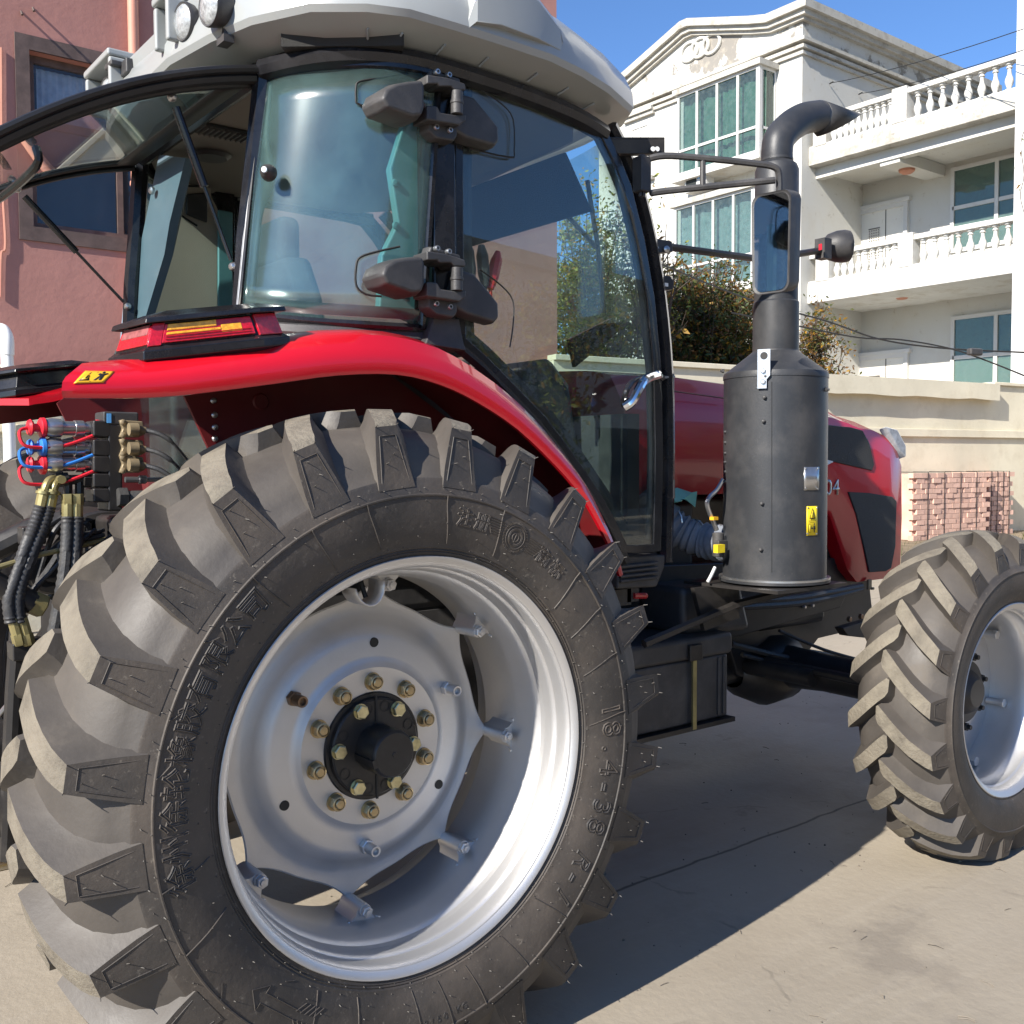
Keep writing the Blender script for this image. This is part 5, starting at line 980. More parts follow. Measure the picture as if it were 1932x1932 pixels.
for k in range(9):
    u0 = rnd.uniform(120, 215); v0 = rnd.uniform(955, 1010); u1 = rnd.uniform(30, 170); v1 = rnd.uniform(1090, 1230); d = rnd.uniform(.02, .22)
    b = MB(); b.tube(bez([h(u0, v0, d), h((u0+u1)/2+rnd.uniform(-35, 35), (v0+v1)/2-rnd.uniform(-10, 40), d-.03), h(u1, v1, d)], 8), rnd.uniform(.005, .012), 7); b.obj('control_cable', 'hose', T)
for q, w_ in (((150, 1000), .05), ((175, 1040), .06), ((120, 1150), .05), ((60, 1010), .06), ((140, 1180), .07)):
    b = MB(); b.box(h(*q, .14), (w_, .06, w_*.8)); b.box(h(*q, .10), (w_*.5, .05, w_*.5)); b.obj('linkage_bracket', 'blackpaint', T, bev=.005)
    for dx in (-12, 12): b = MB(); hexprism(b, h(q[0]+dx*.6, q[1], .105), (0, -1, 0), .009, .01); b.obj('bracket_bolt', 'steel', T)
b = MB(); b.bx(-.48, -.30, .80, 1.60, .95, 1.42); b.obj('linkage_housing', 'blackpaint', T, bev=.02)
for k in range(3): b = MB(); b.tube(bez([h(196, 1000+k*9, .06), h(120, 1020+k*12, .02), h(112+k*10, 1060, .02), h(118+k*8, 1100, .02)], 6), .006, 6); b.obj('control_cable', 'hose', T)
b = MB(); b.tube(bez([h(60, 1110, .2), h(150, 990, .2), h(240, 975, .2)], 6), .02, 8); b.obj('brake_pipe', 'blackpaint', T)

# ---------------------------------------------------------------- lagged exhaust pipe from the engine to the canister
lp_ = MB(); P = bez([at(1215, 925, 'y', .80), at(1262, 985, 'y', .74), at(1300, 1010, 'y', .68), at(1340, 1022, 'y', .60), at(1375, 1026, 'y', .50)], 9); rnd = random.Random(5)
lp_.tube(P, [.066*(1+.10*sin(i*1.9+.6*sin(i*.7))+rnd.uniform(-.03, .03)) for i in range(len(P))], 20); lpo_ = lp_.obj('lagged_pipe', 'jeans', T, sharp=60)
for i in (9, 20, 31): MB().tube([P[i]+(V((0, cos(t*pi/8), sin(t*pi/8))))*.071 for t in range(17)], .003, 4).obj('lagging_wire', 'steel', lpo_)
rg_ = MB(); c_ = at(1278, 946, 'y', .72); rg_.loft([[c_+V((x*(1+.2*sin(q*2.1)), y, z+.02*sin(q*1.7+x*30))) for q, (y, z) in enumerate(((-.05, .02), (0, .035), (.05, .02), (.05, 0), (0, .01), (-.05, -.01)))] for x in (-.06, -.03, 0, .03, .06)]); tag(rg_.obj('work_glove', 'glove', None, bev=.004), 'crumpled mint green work glove on the lagged pipe under the bonnet', 'glove')

# ================================================================ BACKGROUND
pm('pinkwall', (.42, .20, .165), .85, var=(.7, .16), bump=(14, .35), dust=((.33, .165, .15), 2.2, .5, .75, .5), dust2=((.62, .40, .33), 18, .68, .75, .3))
pm('brownframe', (.11, .075, .065), .75, var=(8, .3)); pm('salmonpipe', (.58, .27, .19), .6, var=(3, .1))
pm('creamwall', (.62, .57, .44), .85, var=(.8, .1), bump=(20, .25), dust=((.42, .36, .25), 3, .5, .8, .5), dust2=((.33, .28, .2), 25, .66, .74, .35))
pm('whitewall', (.55, .54, .50), .8, var=(.5, .05), bump=(9, .2), dust=((.48, .43, .34), 1.0, .48, .75, .5), dust2=((.30, .27, .22), 4, .62, .70, .5))
pm('peelwall', (.55, .54, .50), .8, var=(.5, .05), bump=(9, .25), dust=((.20, .18, .155), .9, .53, .56, .85), dust2=((.45, .40, .32), 5, .52, .7, .6))
pm('cornice', (.46, .44, .39), .85, var=(1.2, .12), bump=(12, .3), dust=((.20, .17, .13), 2.5, .5, .72, .6), dust2=((.10, .085, .07), 7, .58, .70, .5))
pm('whitepaint', (.60, .59, .565), .6, var=(1, .05), dust=((.5, .45, .36), 5, .55, .8, .35))
pm('balcony', (.58, .57, .535), .75, var=(2, .06), bump=(15, .2), dust=((.36, .31, .23), 2.2, .5, .7, .6))
pm('doorpaint', (.70, .68, .62), .6, var=(1, .05), dust=((.35, .22, .14), 8, .62, .72, .5)); pm('lattice', (.05, .045, .04), .7)
pm('curtain', (.20, .36, .28), .8, var=(2, .25)); pm('whitecurtain', (.58, .61, .66), .8, var=(9, .2)); pm('roomdark', (.02, .025, .025), .8); pm('lampshade', (.45, .18, .10), .5)
pm('brick', (.60, .39, .31), .85, var=(2.5, .22), bump=(30, .3)); pm('soil', (.20, .155, .10), .95, var=(3, .3), bump=(12, .6))
glass('glass_green', (.62, .72, .69), .09, (.36, .42, .41), 1.6); glass('glass_dim', (.82, .86, .9), .03, (.5, .55, .6), 1.5)
pm('bark', (.075, .055, .04), .9, var=(20, .3)); 
for nm, c in (('leaf_brown', (.17, .085, .025)), ('leaf_olive', (.10, .115, .03)), ('leaf_green', (.055, .085, .025)), ('leaf_gold', (.42, .24, .03)), ('leaf_lime', (.28, .30, .05))):
    mt = pm(nm, c, .55, var=(3, .35)); nn_ = mt.node_tree.nodes; b = nn_['Principled BSDF']; tr_ = nn_.new('ShaderNodeBsdfTranslucent'); mx_ = nn_.new('ShaderNodeMixShader'); mx_.inputs[0].default_value = .4
    mt.node_tree.links.new(b.inputs['Base Color'].links[0].from_socket, tr_.inputs[0]); mt.node_tree.links.new(b.outputs[0], mx_.inputs[1]); mt.node_tree.links.new(tr_.outputs[0], mx_.inputs[2]); mt.node_tree.links.new(mx_.outputs[0], nn_['Material Output'].inputs[0])

# ---------------------------------------------------------------- pink building
PY = 8.95
def py(u_, v_, d=0.): return at(u_, v_, 'y', PY+d)
PB = thing('pink_building', (-1, PY+3, 0), 'pink rendered building with dark framed window behind the tractor', 'building')
w0, w1 = py(52, 92), py(230, 310); wx0, wx1 = py(20, 60).x+.16, py(20, 60).x+.16+1.78; wz1 = py(45, 92).z; wz0 = wz1-1.72
XR = py(1050, 40).x
wl = MB()
for a, b, c, d in ((-50, wx0, 0, 8.8), (wx1, XR, 0, 8.8), (wx0, wx1, 0, wz0), (wx0, wx1, wz1, 8.8)): wl.bx(a, b, PY, PY+.3, c, d)
wl.bx(XR-.3, XR, PY+.3, PY+2.2, 0, 8.8); wl.bx(-50, XR-.3, PY+2.0, PY+2.2, 0, 8.8); wl.obj('wall', 'pinkwall', PB); MB().bx(-50.1, XR+.1, PY-.1, PY+2.3, 8.8, 8.95).obj('roof', 'cornice', PB)
fr = MB()
for a, b, c, d in ((wx0-.13, wx1+.13, wz1, wz1+.14), (wx0-.13, wx1+.13, wz0-.14, wz0), (wx0-.13, wx0, wz0, wz1), (wx1, wx1+.13, wz0, wz1)): fr.bx(a, b, PY-.02, PY+.01, c, d)
fr.obj('window_surround', 'brownframe', PB)
wf = MB(); t = .07; tz = wz0+(wz1-wz0)*.62
for a, b, c, d in ((wx0, wx1, wz1-t, wz1), (wx0, wx1, wz0, wz0+t), (wx0, wx0+t, wz0+t, wz1-t), (wx1-t, wx1, wz0+t, wz1-t), (wx0+t, wx1-t, tz-.04, tz+.04), ((wx0+wx1)/2-.03, (wx0+wx1)/2+.03, wz0+t, tz-.04)): wf.bx(a, b, PY+.12, PY+.18, c, d)
wfo = wf.obj('window', 'brownframe', PB)
for a, b, c, d in ((wx0+t, (wx0+wx1)/2-.03, wz0+t, tz-.04), ((wx0+wx1)/2+.03, wx1-t, wz0+t, tz-.04), (wx0+t, wx1-t, tz+.04, wz1-t)): MB().bx(a+.002, b-.002, PY+.148, PY+.152, c+.002, d-.002).obj('pane', 'glass_dim', wfo)
cu = MB(); cu.grid([[V((wx0+.12+k*.02, PY+.24+.012*sin(k*1.9), z)) for k in range(79)] for z in (wz1-.08, tz+.02)]); cu.obj('curtain', 'whitecurtain', wfo, sharp=None)
MB().bx(wx0, wx1, PY+.6, PY+.65, wz0, wz1).obj('room_back', 'roomdark', wfo)
dp = MB(); a = py(247, 40).x; dp.cyl((a, PY-.07, 0), (a, PY-.07, 8.8), .055, 14); dp.obj('downpipe', 'salmonpipe', PB)
for z in (1, 4.5, 8): MB().lathe([(.056, -.03), (.066, -.02), (.066, .02), (.056, .03)], (a, PY-.07, z), (0, 0, 1), 16).obj('pipe_collar', 'salmonpipe', PB)
for q in ((62, 15), (40, 22)): MB().tube([py(*q), py(*q, -.12), py(q[0]+2, q[1]+6, -.14)], .012, 6).obj('wall_hook', 'brownframe', PB)
cbl = MB(); cbl.tube(bez([py(2, 90, -.02), py(4, 330, -.02), py(10, 460, -.02), py(2, 480, -.02), py(0, 560, -.02)], 5), .012, 5); cbl.obj('wall_cable', 'salmonpipe', PB)

# ---------------------------------------------------------------- perimeter walls
lz = at(60, 692, 'y', 8.35).z; lg = at(30, 806, 'y', 8.25).z
pw = thing('perimeter_wall', (-3, 8.45, 0), 'low cream plastered yard wall with stained ledge below pink building', 'wall')
MB().bx(-50, XR, 8.35, 8.6, 0, lz-.10).obj('wall_face', 'creamwall', pw); MB().bx(-50, XR, 8.27, 8.62, lz-.10, lz).obj('coping', 'creamwall', pw, bev=.02); MB().bx(-50, XR, 8.27, 8.35, lg-.05, lg+.03).obj('ledge', 'creamwall', pw, bev=.015)
pv_ = thing('vent_pipe', (at(12, 690, 'y', 8.2).x, 8.2, 0), 'white plastic elbow pipe rising above cream wall', 'pipe'); a = at(14, 690, 'y', 8.2); k = MB(); k.tube([(a.x, 8.2, 0), (a.x, 8.2, a.z+.12)], .055, 14); k.obj('pipe', 'white', pv_); k = MB(); k.tube(bez([(a.x, 8.2, a.z+.10), (a.x, 8.2, a.z+.24), (a.x-.02, 8.25, a.z+.32), (a.x-.03, 8.36, a.z+.34)], 4), .062, 14); k.obj('elbow', 'white', pv_)
A = V((XR-.2, 8.80, 0)); B = V((25, 6.57, 0)); dW = (B-A).normalized(); nW = V((dW.y, -dW.x, 0))
if nW.y > 0: nW = -nW
RW = thing('boundary_wall', (15, 7.9, 0), 'tall cream boundary wall with overhanging stained coping behind bricks', 'wall')
def wseg(t0, t1, n0, n1, z0, z1, name, mat='creamwall', bev=.01):
    m_ = MB(); p = [A+dW*t0+nW*n0, A+dW*t1+nW*n0, A+dW*t1+nW*n1, A+dW*t0+nW*n1]; m_.prism([q+V((0, 0, z0)) for q in p], (0, 0, z1-z0)); return m_.obj(name, mat, RW, bev=bev)
LW = (B-A).length
wseg(0, LW, 0, -.25, 0, 3.0, 'wall_face'); wseg(0, LW, .06, 0, 2.02, 2.16, 'ledge')
t0 = 5.0; t1 = 9.7
m_ = MB(); L = [(t, .17) for t in (t0, t1)]; rings = []
for i in range(13):
    t = t0+(t1-t0)*i/12; h = .30+.012*sin(i*1.7)+.008*sin(i*3.1); p = A+dW*t; rings.append([p+nW*.0+V((0, 0, 3.01)), p+nW*.18+V((0, 0, 3.01)), p+nW*.18+V((0, 0, 3.01-h)), p+V((0, 0, 3.01-h+.03))])
m_.loft(rings); m_.obj('coping_slab', 'creamwall', RW)
wseg(0, t0-.02, .06, -.28, 3.0, 3.08, 'coping'); wseg(t1+.02, LW, .06, -.28, 3.0, 3.06, 'coping')
sbk = MB(); p = [A+dW*2+nW*.01, A+dW*LW+nW*.01, A+dW*LW+nW*2.6, A+dW*2+nW*2.6]; q = [A+dW*2.3+nW*.01, A+dW*LW+nW*.01, A+dW*LW+nW*2.0, A+dW*2.3+nW*2.0]; sbk.loft([p, [v_+V((0, 0, .26)) for v_ in q]]); struct(sbk.obj('soil_bank', 'soil'))

# ---------------------------------------------------------------- bricks
bm_ = MB(); bm_.box((0, 0, 0), (.198, .10, .082)); BRK = bm_.mesh('brick', 'brick', 30)
def brick_stack(t0, nn, nrow, ncol, depth, label, z0=.26):
    o = A+dW*t0+nW*nn; st = thing('brick_stack', (o.x, o.y, z0), label, 'bricks', 'palletised brick stacks by the wall'); ang = math.atan2(dW.y, dW.x); rz = Matrix.Rotation(ang, 4, 'Z')
    c_ = MB(); P = [o+dW*.05-nW*.05, o+dW*(ncol*.205-.05)-nW*.05, o+dW*(ncol*.205-.05)-nW*(depth-.03), o+dW*.05-nW*(depth-.03)]; c_.prism([p+V((0, 0, z0+.01)) for p in P], (0, 0, nrow*.087-.03)); c_.obj('core', 'brick', st)
    for r_ in range(nrow):
        z = z0+.044+r_*.087
        for k in range(ncol):
            off = .1025 if r_ % 2 else 0
            x = .1025+k*.205+(off if k < ncol-1 or not r_ % 2 else 0)
            if r_ % 2 and k == ncol-1: continue
            p = o+dW*x-nW*(.05+random.uniform(-.014, .014)); inst(BRK, 'brick', Matrix.Translation((p.x, p.y, z)) @ rz @ Matrix.Rotation(random.uniform(-.05, .05), 4, 'Z') @ Matrix.Diagonal((random.uniform(.95, 1.01), random.uniform(.9, 1.08), random.uniform(.96, 1.02), 1)), st)
        for k in range(int(depth/.205)):
            p = o+dW*(ncol*.205-.05+random.uniform(-.006, .006))-nW*(.1+.1025+k*.205); inst(BRK, 'brick', Matrix.Translation((p.x, p.y, z)) @ rz @ Matrix.Rotation(pi/2, 4, 'Z'), st)
    for k in range(4):
        x = ncol*.205*(.18+.21*k); a = o+dW*x+nW*.012; h = nrow*.087; s1 = MB(); s1.tube([a+V((0, 0, z0)), a+V((0, 0, z0+h+.012)), a-nW*depth+V((0, 0, z0+h+.012))], .007, 4); s1.obj('strap', 'ink', st)
    return st
tb = (at(1717, 960, 'y', 7.28)-A).dot(dW)
brick_stack(tb, .72, 13, 10, .64, 'strapped stack of pink bricks standing nearest the tractor bonnet')
brick_stack(tb+2.25, .50, 13, 4, .64, 'smaller strapped stack of pink bricks right of the big stack')

# ---------------------------------------------------------------- white building
BX = 22.3
def bp(u_, v_, x=BX): return at(u_, v_, 'x', x)
WB = thing('white_building', (27, 15, 0), 'weathered white building with gabled bay block and balustraded balconies', 'building')
yR = bp(1514, 100).y; yL = bp(1130, 150).y; yc = (yR+yL)/2
ze = 13.75; zp = bp(1311, 36).z; band = bp(1514, 74).z
prof = [(yR, ze), (yR+1.0, ze), (yR+1.6, ze+.16), (yc-.15, zp-.25), (yc+.15, zp-.25), (yL-1.6, ze+.16), (yL-1.0, ze), (yL, ze)]
b_ = MB(); b_.prism([V((BX, y, z)) for y, z in prof]+[V((BX, yL, band)), V((BX, yR, band))], (10, 0, 0)); b_.obj('gable_wall', 'peelwall', WB)
b_ = MB(); b_.bx(BX, BX+10, yR, yL, 0, band); b_.obj('wall', 'whitewall', WB)
for dz, ex, th in ((0, .34, .22), (-.21, .22, .14), (-.34, .12, .10)):
    cn = MB(); o = [V((BX-ex, y, z+.2+dz)) for y, z in prof]; o[0].y -= ex; o[-1].y += ex; cn.loft([[p+V((0, 0, 0)), p+V((0, 0, -th)), p+V((ex+.25, 0, -th)), p+V((ex+.25, 0, 0))] for p in o])
    cn.bx(BX+.252, BX+10.2, yR-ex, yR+.3, ze+.2+dz-th, ze+.2+dz); cn.obj('cornice', 'cornice', WB)
for dz, ex in ((0, .20), (-.17, .13), (-.32, .08)):
    cn = MB(); cn.bx(BX-ex, BX+.0, yR-ex, yL+.1, band+dz-.09, band+dz); cn.bx(BX, BX+10, yR-ex, yR, band+dz-.09, band+dz); cn.obj('string_course', 'cornice', WB)
for q in ((1302, 98), (1322, 90), (1343.5, 83)):
    c_ = bp(*q); tor = MB(); tor.tube([V((BX-.03, c_.y+.33*cos(t*pi/14), c_.z+.27*sin(t*pi/14))) for t in range(29)], .055, 8); tor.obj('ring_emblem', 'whitewall', WB)
def window(x, y0, y1, z0, z1, cols, rows, parent, name='window', glassm='glass_green', back='curtain', fw=.07, depth=.08, axis='x'):
    """frame with real panes; y0 > y1 allowed"""
    y0, y1 = min(y0, y1), max(y0, y1); f = MB()
    def bar(a, b, c, d): f.bx(x, x+depth, a, b, c, d) if axis == 'x' else f.bx(a, b, x, x+depth, c, d)
    bar(y0, y1, z0, z0+fw); bar(y0, y1, z1-fw, z1); ys = [y0+(y1-y0)*c for c in cols]; zs = [z0+(z1-z0)*r_ for r_ in rows]
    for i, y in enumerate(ys):
        a = y-fw/2 if 0 < i < len(ys)-1 else (y if i == 0 else y-fw); bar(a, a+fw, z0+fw, z1-fw)
    for z in zs[1:-1]:
        for a, b in zip(ys, ys[1:]): bar(a+fw*.5+.01, b-fw*.5-.01, z-fw/2, z+fw/2)
    fo = f.obj(name, 'whitepaint', parent)
    for i in range(len(ys)-1):
        for j in range(len(zs)-1):
            m2 = MB(); a, b, c, d = ys[i]+fw*.4, ys[i+1]-fw*.4, zs[j]+fw*.4, zs[j+1]-fw*.4
            if axis == 'x': m2.bx(x+depth*.5, x+depth*.5+.008, a, b, c, d)
            else: m2.bx(a, b, x+depth*.5, x+depth*.5+.008, c, d)
            m2.obj('pane', glassm, fo)
    if back:
        cu = MB(); n = max(12, int((y1-y0)*14))
        if axis == 'x': cu.grid([[V((x+.30+.03*sin(k*1.3+sin(k*.37)*2), y0+(y1-y0)*k/n, z)) for k in range(n+1)] for z in (z0, z1)])
        else: cu.grid([[V((y0+(y1-y0)*k/n, x+.30+.03*sin(k*1.3), z)) for k in range(n+1)] for z in (z0, z1)])
        cu.obj('curtain_cloth', back, fo, sharp=None)
    return fo
# bay windows
def bay(ul, ur, vtl, vbl, x, z1, z0, back, cols, rows):
    y1 = bp(ul, 200, x).y; y0 = bp(ur, 200, x).y
    sl = MB(); sl.bx(x-.10, BX+.3, y0-.10, y1+.12, z1, z1+.16); sl.obj('bay_slab', 'cornice', WB); sl = MB(); sl.bx(x-.12, BX+.3, y0-.12, y1+.14, z0-.20, z0); sl.obj('bay_slab', 'balcony', WB)
    fo = window(x, y0, y1, z0, z1, cols, rows, WB, 'bay_window', back=back); window(y0, x+.1, BX, z0, z1, (0, 1), rows, WB, 'bay_side_window', back=None, axis='y', depth=.06)
    MB().bx(x-.01, x+.1, y0-.02, y0+.1, z0, z1).obj('bay_post', 'whitepaint', WB)
    MB().bx(BX-.02, BX+.02, y0, y1, z0, z1).obj('bay_room', 'roomdark', WB) if back is None else None
xb = BX-.75
bay(1278, 1432, 170, 310, xb, bp(1432, 122, xb).z, bp(1432, 286, xb).z, 'curtain', (0, .25, .5, .75, 1), (0, .30, 1))
bay(1273, 1424, 392, 580, xb, bp(1424, 352, xb).z, bp(1424, 530, xb).z, 'whitecurtain', (0, .25, .5, .75, 1), (0, .30, 1))
ac = MB(); c_ = bp(1318, 342, xb+.2); ac.bx(xb+.05, xb+.42, c_.y-.42, c_.y+.42, c_.z-.30, c_.z+.26); aco = ac.obj('air_conditioner', 'whitepaint', WB, bev=.02); MB().lathe([(0, .01), (.19, .01), (.21, 0)], V((xb+.05, c_.y+.15, c_.z-.02)), (-1, 0, 0), 24).obj('fan_guard', 'roomdark', aco); MB().bx(xb+.044, xb+.05, c_.y-.2, c_.y-.08, c_.z+.02, c_.z+.2).obj('ac_label', 'bluelabel', aco)
for (ul, ur, vt, vb, v0) in ((1192, 1224, 232, 330, 240), (1188, 1220, 455, 540, 470)):
    y1 = bp(ul, vt).y; y0 = bp(ur, vt).y; z1 = bp(ur, vt).z; z0 = bp(ur, vb).z
    window(BX-.03, y0, y1, z0, z1, (0, .5, 1), (0, 1), WB, back='whitecurtain', fw=.05, depth=.06)
    for z, dx in ((z1+.42, .2), (z1+.30, .12), (z0-.12, .16)): MB().bx(BX-dx, BX, y0-.28, y1+.28, z-.08, z+.03).obj('window_moulding', 'cornice', WB)
# balconied wing
WX = 22.6; yW0 = bp(1914, 300, 21.6).y-.0; WI = WX+2.6
zt_floor = bp(1714, 226, WX).z; zt_rail = bp(1714, 163, WX).z; zm_floor = bp(1714, 503, WX).z; zm_rail = bp(1714, 443, WX).z; zm_bot = bp(1714, 545, WX).z; zt_bot = bp(1714, 262, WX).z; zbeam = bp(1714, 292, WX+.35).z; zg = bp(1714, 760, WX).z
MB().bx(WI, WI+8, yW0-1, yR, 0, zt_bot).obj('recessed_wall', 'whitewall', WB)
MB().bx(WX, WI+8, yW0-.5, yR-.002, zt_bot, zt_floor).obj('terrace_slab', 'cornice', WB, bev=.02); MB().bx(WX+.35, WX+.6, yW0-.5, yR-.002, zbeam, zt_bot).obj('edge_beam', 'whitewall', WB); MB().bx(WX+.6, WI, yW0-.5, yR-.002, zt_bot-.08, zt_bot-.002).obj('soffit', 'whitewall', WB)
MB().bx(WX, WI, yW0-.5, yR-.002, zm_bot, zm_floor).obj('balcony_slab', 'balcony', WB, bev=.02)
MB().bx(WX, WI, yW0-.5, yR-.002, zg-.5, zg-.15).obj('porch_slab', 'balcony', WB)
bal = MB(); bal.lathe([(0, 0), (.095, 0), (.095, .05), (.06, .06), (.05, .10), (.085, .20), (.10, .29), (.085, .38), (.055, .47), (.042, .58), (.045, .66), (.07, .67), (.07, .70), (.05, .71), (.055, .76), (.09, .77), (.09, .82), (0, .82)], (0, 0, 0), (0, 0, 1), 14); BAL = bal.mesh('baluster', 'balcony', 40)
def balustrade(zf, zr, posts, nb):
    h = zr-zf
    MB().bx(WX+.06, WX+.34, yW0-.4, yR-.01, zr-.13, zr).obj('hand_rail', 'balcony', WB, bev=.015)
    MB().bx(WX+.04, WX+.36, yW0-.4, yR-.01, zf, zf+.05).obj('plinth_rail', 'balcony', WB)
    for u_ in posts:
        y = bp(u_, 300, WX).y; MB().bx(WX, WX+.4, y-.21, y+.21, zf+.002, zr+.06).obj('pedestal', 'balcony', WB, bev=.03)
    pys = [bp(u_, 300, WX).y for u_ in posts]+[yW0]; pys.sort()
    for (a, b), n in zip(zip(pys, pys[1:]), nb):
        for k in range(n):
            y = a+.25+(b-a-.5)*(k+.5)/n; inst(BAL, 'baluster', Matrix.Translation((WX+.2, y, zf+.05)) @ Matrix.Diagonal((1, 1, (h-.18)/.82, 1)), WB)
balustrade(zt_floor, zt_rail, (1545, 1694), (9, 10)); balustrade(zm_floor, zm_rail, (1552, 1709), (9, 9))
# recess: doors, windows, lamps
for (vt, zb) in ((398, zm_floor), (678, zg-.1)):
    y1 = bp(1625, vt, WI).y; y0 = bp(1708, vt, WI).y; z1 = bp(1665, vt, WI).z; d = MB(); d.bx(WI-.05, WI, y0, y1, zb, z1); do = d.obj('door', 'doorpaint', WB)
    fr = MB(); fr.bx(WI-.10, WI, y0-.12, y0, zb, z1+.12); fr.bx(WI-.10, WI, y1, y1+.12, zb, z1+.12); fr.bx(WI-.14, WI, y0-.2, y1+.2, z1+.12, z1+.22); fr.bx(WI-.10, WI, y0, y1, z1, z1+.12); fr.obj('door_frame', 'whitepaint', do)
    ya = y1-(y1-y0)*.20; yb = y1-(y1-y0)*.46
    MB().bx(WI-.056, WI-.05, yb, ya, zb+.3, z1-.45).obj('lattice_field', 'lattice', do)
    lt_ = MB(); n = 5; st_ = (ya-yb)/n
    for i in range(n):
        for j in range(int((z1-.45-zb-.3)/st_)):
            cy, cz = yb+(i+.5)*st_, zb+.3+(j+.5)*st_; lt_.tube([V((WI-.062, cy+st_*.5*cos(t*pi/3), cz+st_*.5*sin(t*pi/3))) for t in range(7)], .013, 4)
    stuff(lt_.obj('lattice', 'doorpaint', do))
    MB().bx(WI-.058, WI-.05, y0+.12, y0+(y1-y0)*.34, zb+.2, z1-.3).obj('door_panel', 'doorpaint', do, bev=.01); MB().bx(WI-.06, WI-.04, y0+(y1-y0)*.40, y0+(y1-y0)*.415, zb, z1).obj('door_joint', 'lattice', do)
for (vt, vb, bk) in ((318, 478, 'curtain'), (598, 760, 'curtain')):
    y1 = bp(1796, vt, WI).y; y0 = yW0+.15; z1 = bp(1796, vt, WI).z; z0 = bp(1796, vb, WI).z; window(WI-.06, y0, y1, z0, z1, (0, .62, 1), (0, .52, 1), WB, 'wing_window', back=bk, fw=.10)
for v_, zz in ((322, zbeam), (559, zm_bot)):
    c_ = bp(1711 if v_ < 400 else 1702, v_, WX+1.2); MB().lathe([(0, -.10), (.12, -.08), (.20, -.02), (.21, .03)], V((c_.x, c_.y, c_.z)), (0, 0, 1), 20).obj('ceiling_lamp', 'lampshade', WB); MB().bx(WX+.4, WI, c_.y-.28, c_.y+.28, c_.z+.03, c_.z+.32).obj('cross_beam', 'whitewall', WB)
MB().bx(21.6, 33, yW0-9, yW0, 0, 22).obj('tower_wall', 'whitepaint', WB)
pr = MB(); pr.bx(WI+2.5, WI+5.5, yW0+.6, yR-1.2, zt_floor, zt_floor+1.6); pr.obj('parapet_block', 'cornice', WB)

# ---------------------------------------------------------------- overhead wires
def cable(pts, D, r_, name, label, thin=None):
    P = [dep(u_, v_, D) for u_, v_ in pts]; m_ = MB(); m_.tube(bez(P, 6), r_, 5); return tag(m_.obj(name, 'ink'), label, 'cable')
cable([(1180, 470), (1400, 560), (1560, 606), (1660, 640), (1780, 657), (1932, 665), (2000, 668)], 12.5, .011, 'overhead_cable', 'sagging black cable crossing in front of the porch wall')
cable([(1380, 590), (1520, 618), (1620, 637), (1700, 641), (1790, 657), (1860, 680), (1960, 720)], 12.4, .010, 'overhead_cable', 'lower black cable that drops towards the right edge')
for k, (q0, q1, lb_) in enumerate((((1565, 158), (1990, 34), 'thin wire rising across blue sky at upper right'), ((1620, 178), (1990, 74), 'lower thin wire crossing blue sky beside balustrade'))):
    a = at(*q0, 'y', yR-.02); b = at(*q1, 'y', yR-7.5); m_ = MB(); m_.tube([a, a+V((0, -.12, .02))], .02, 5); m_.tube([a.lerp(b, t/10)+V((0, -.1*(t == 0), -.10*(1-((t-5)/5)**2))) for t in range(11)], .010, 5); tag(m_.obj('overhead_wire', 'ink'), lb_, 'wire')
jb = MB(); c_ = dep(1839, 664, 12.3); jb.box(c_, (.20, .08, .085), Matrix.Rotation(-.25, 3, 'Z')); tag(jb.obj('junction_box', 'blackplastic', None, bev=.02), 'small black splice box hanging on the sagging cable', 'junction box')

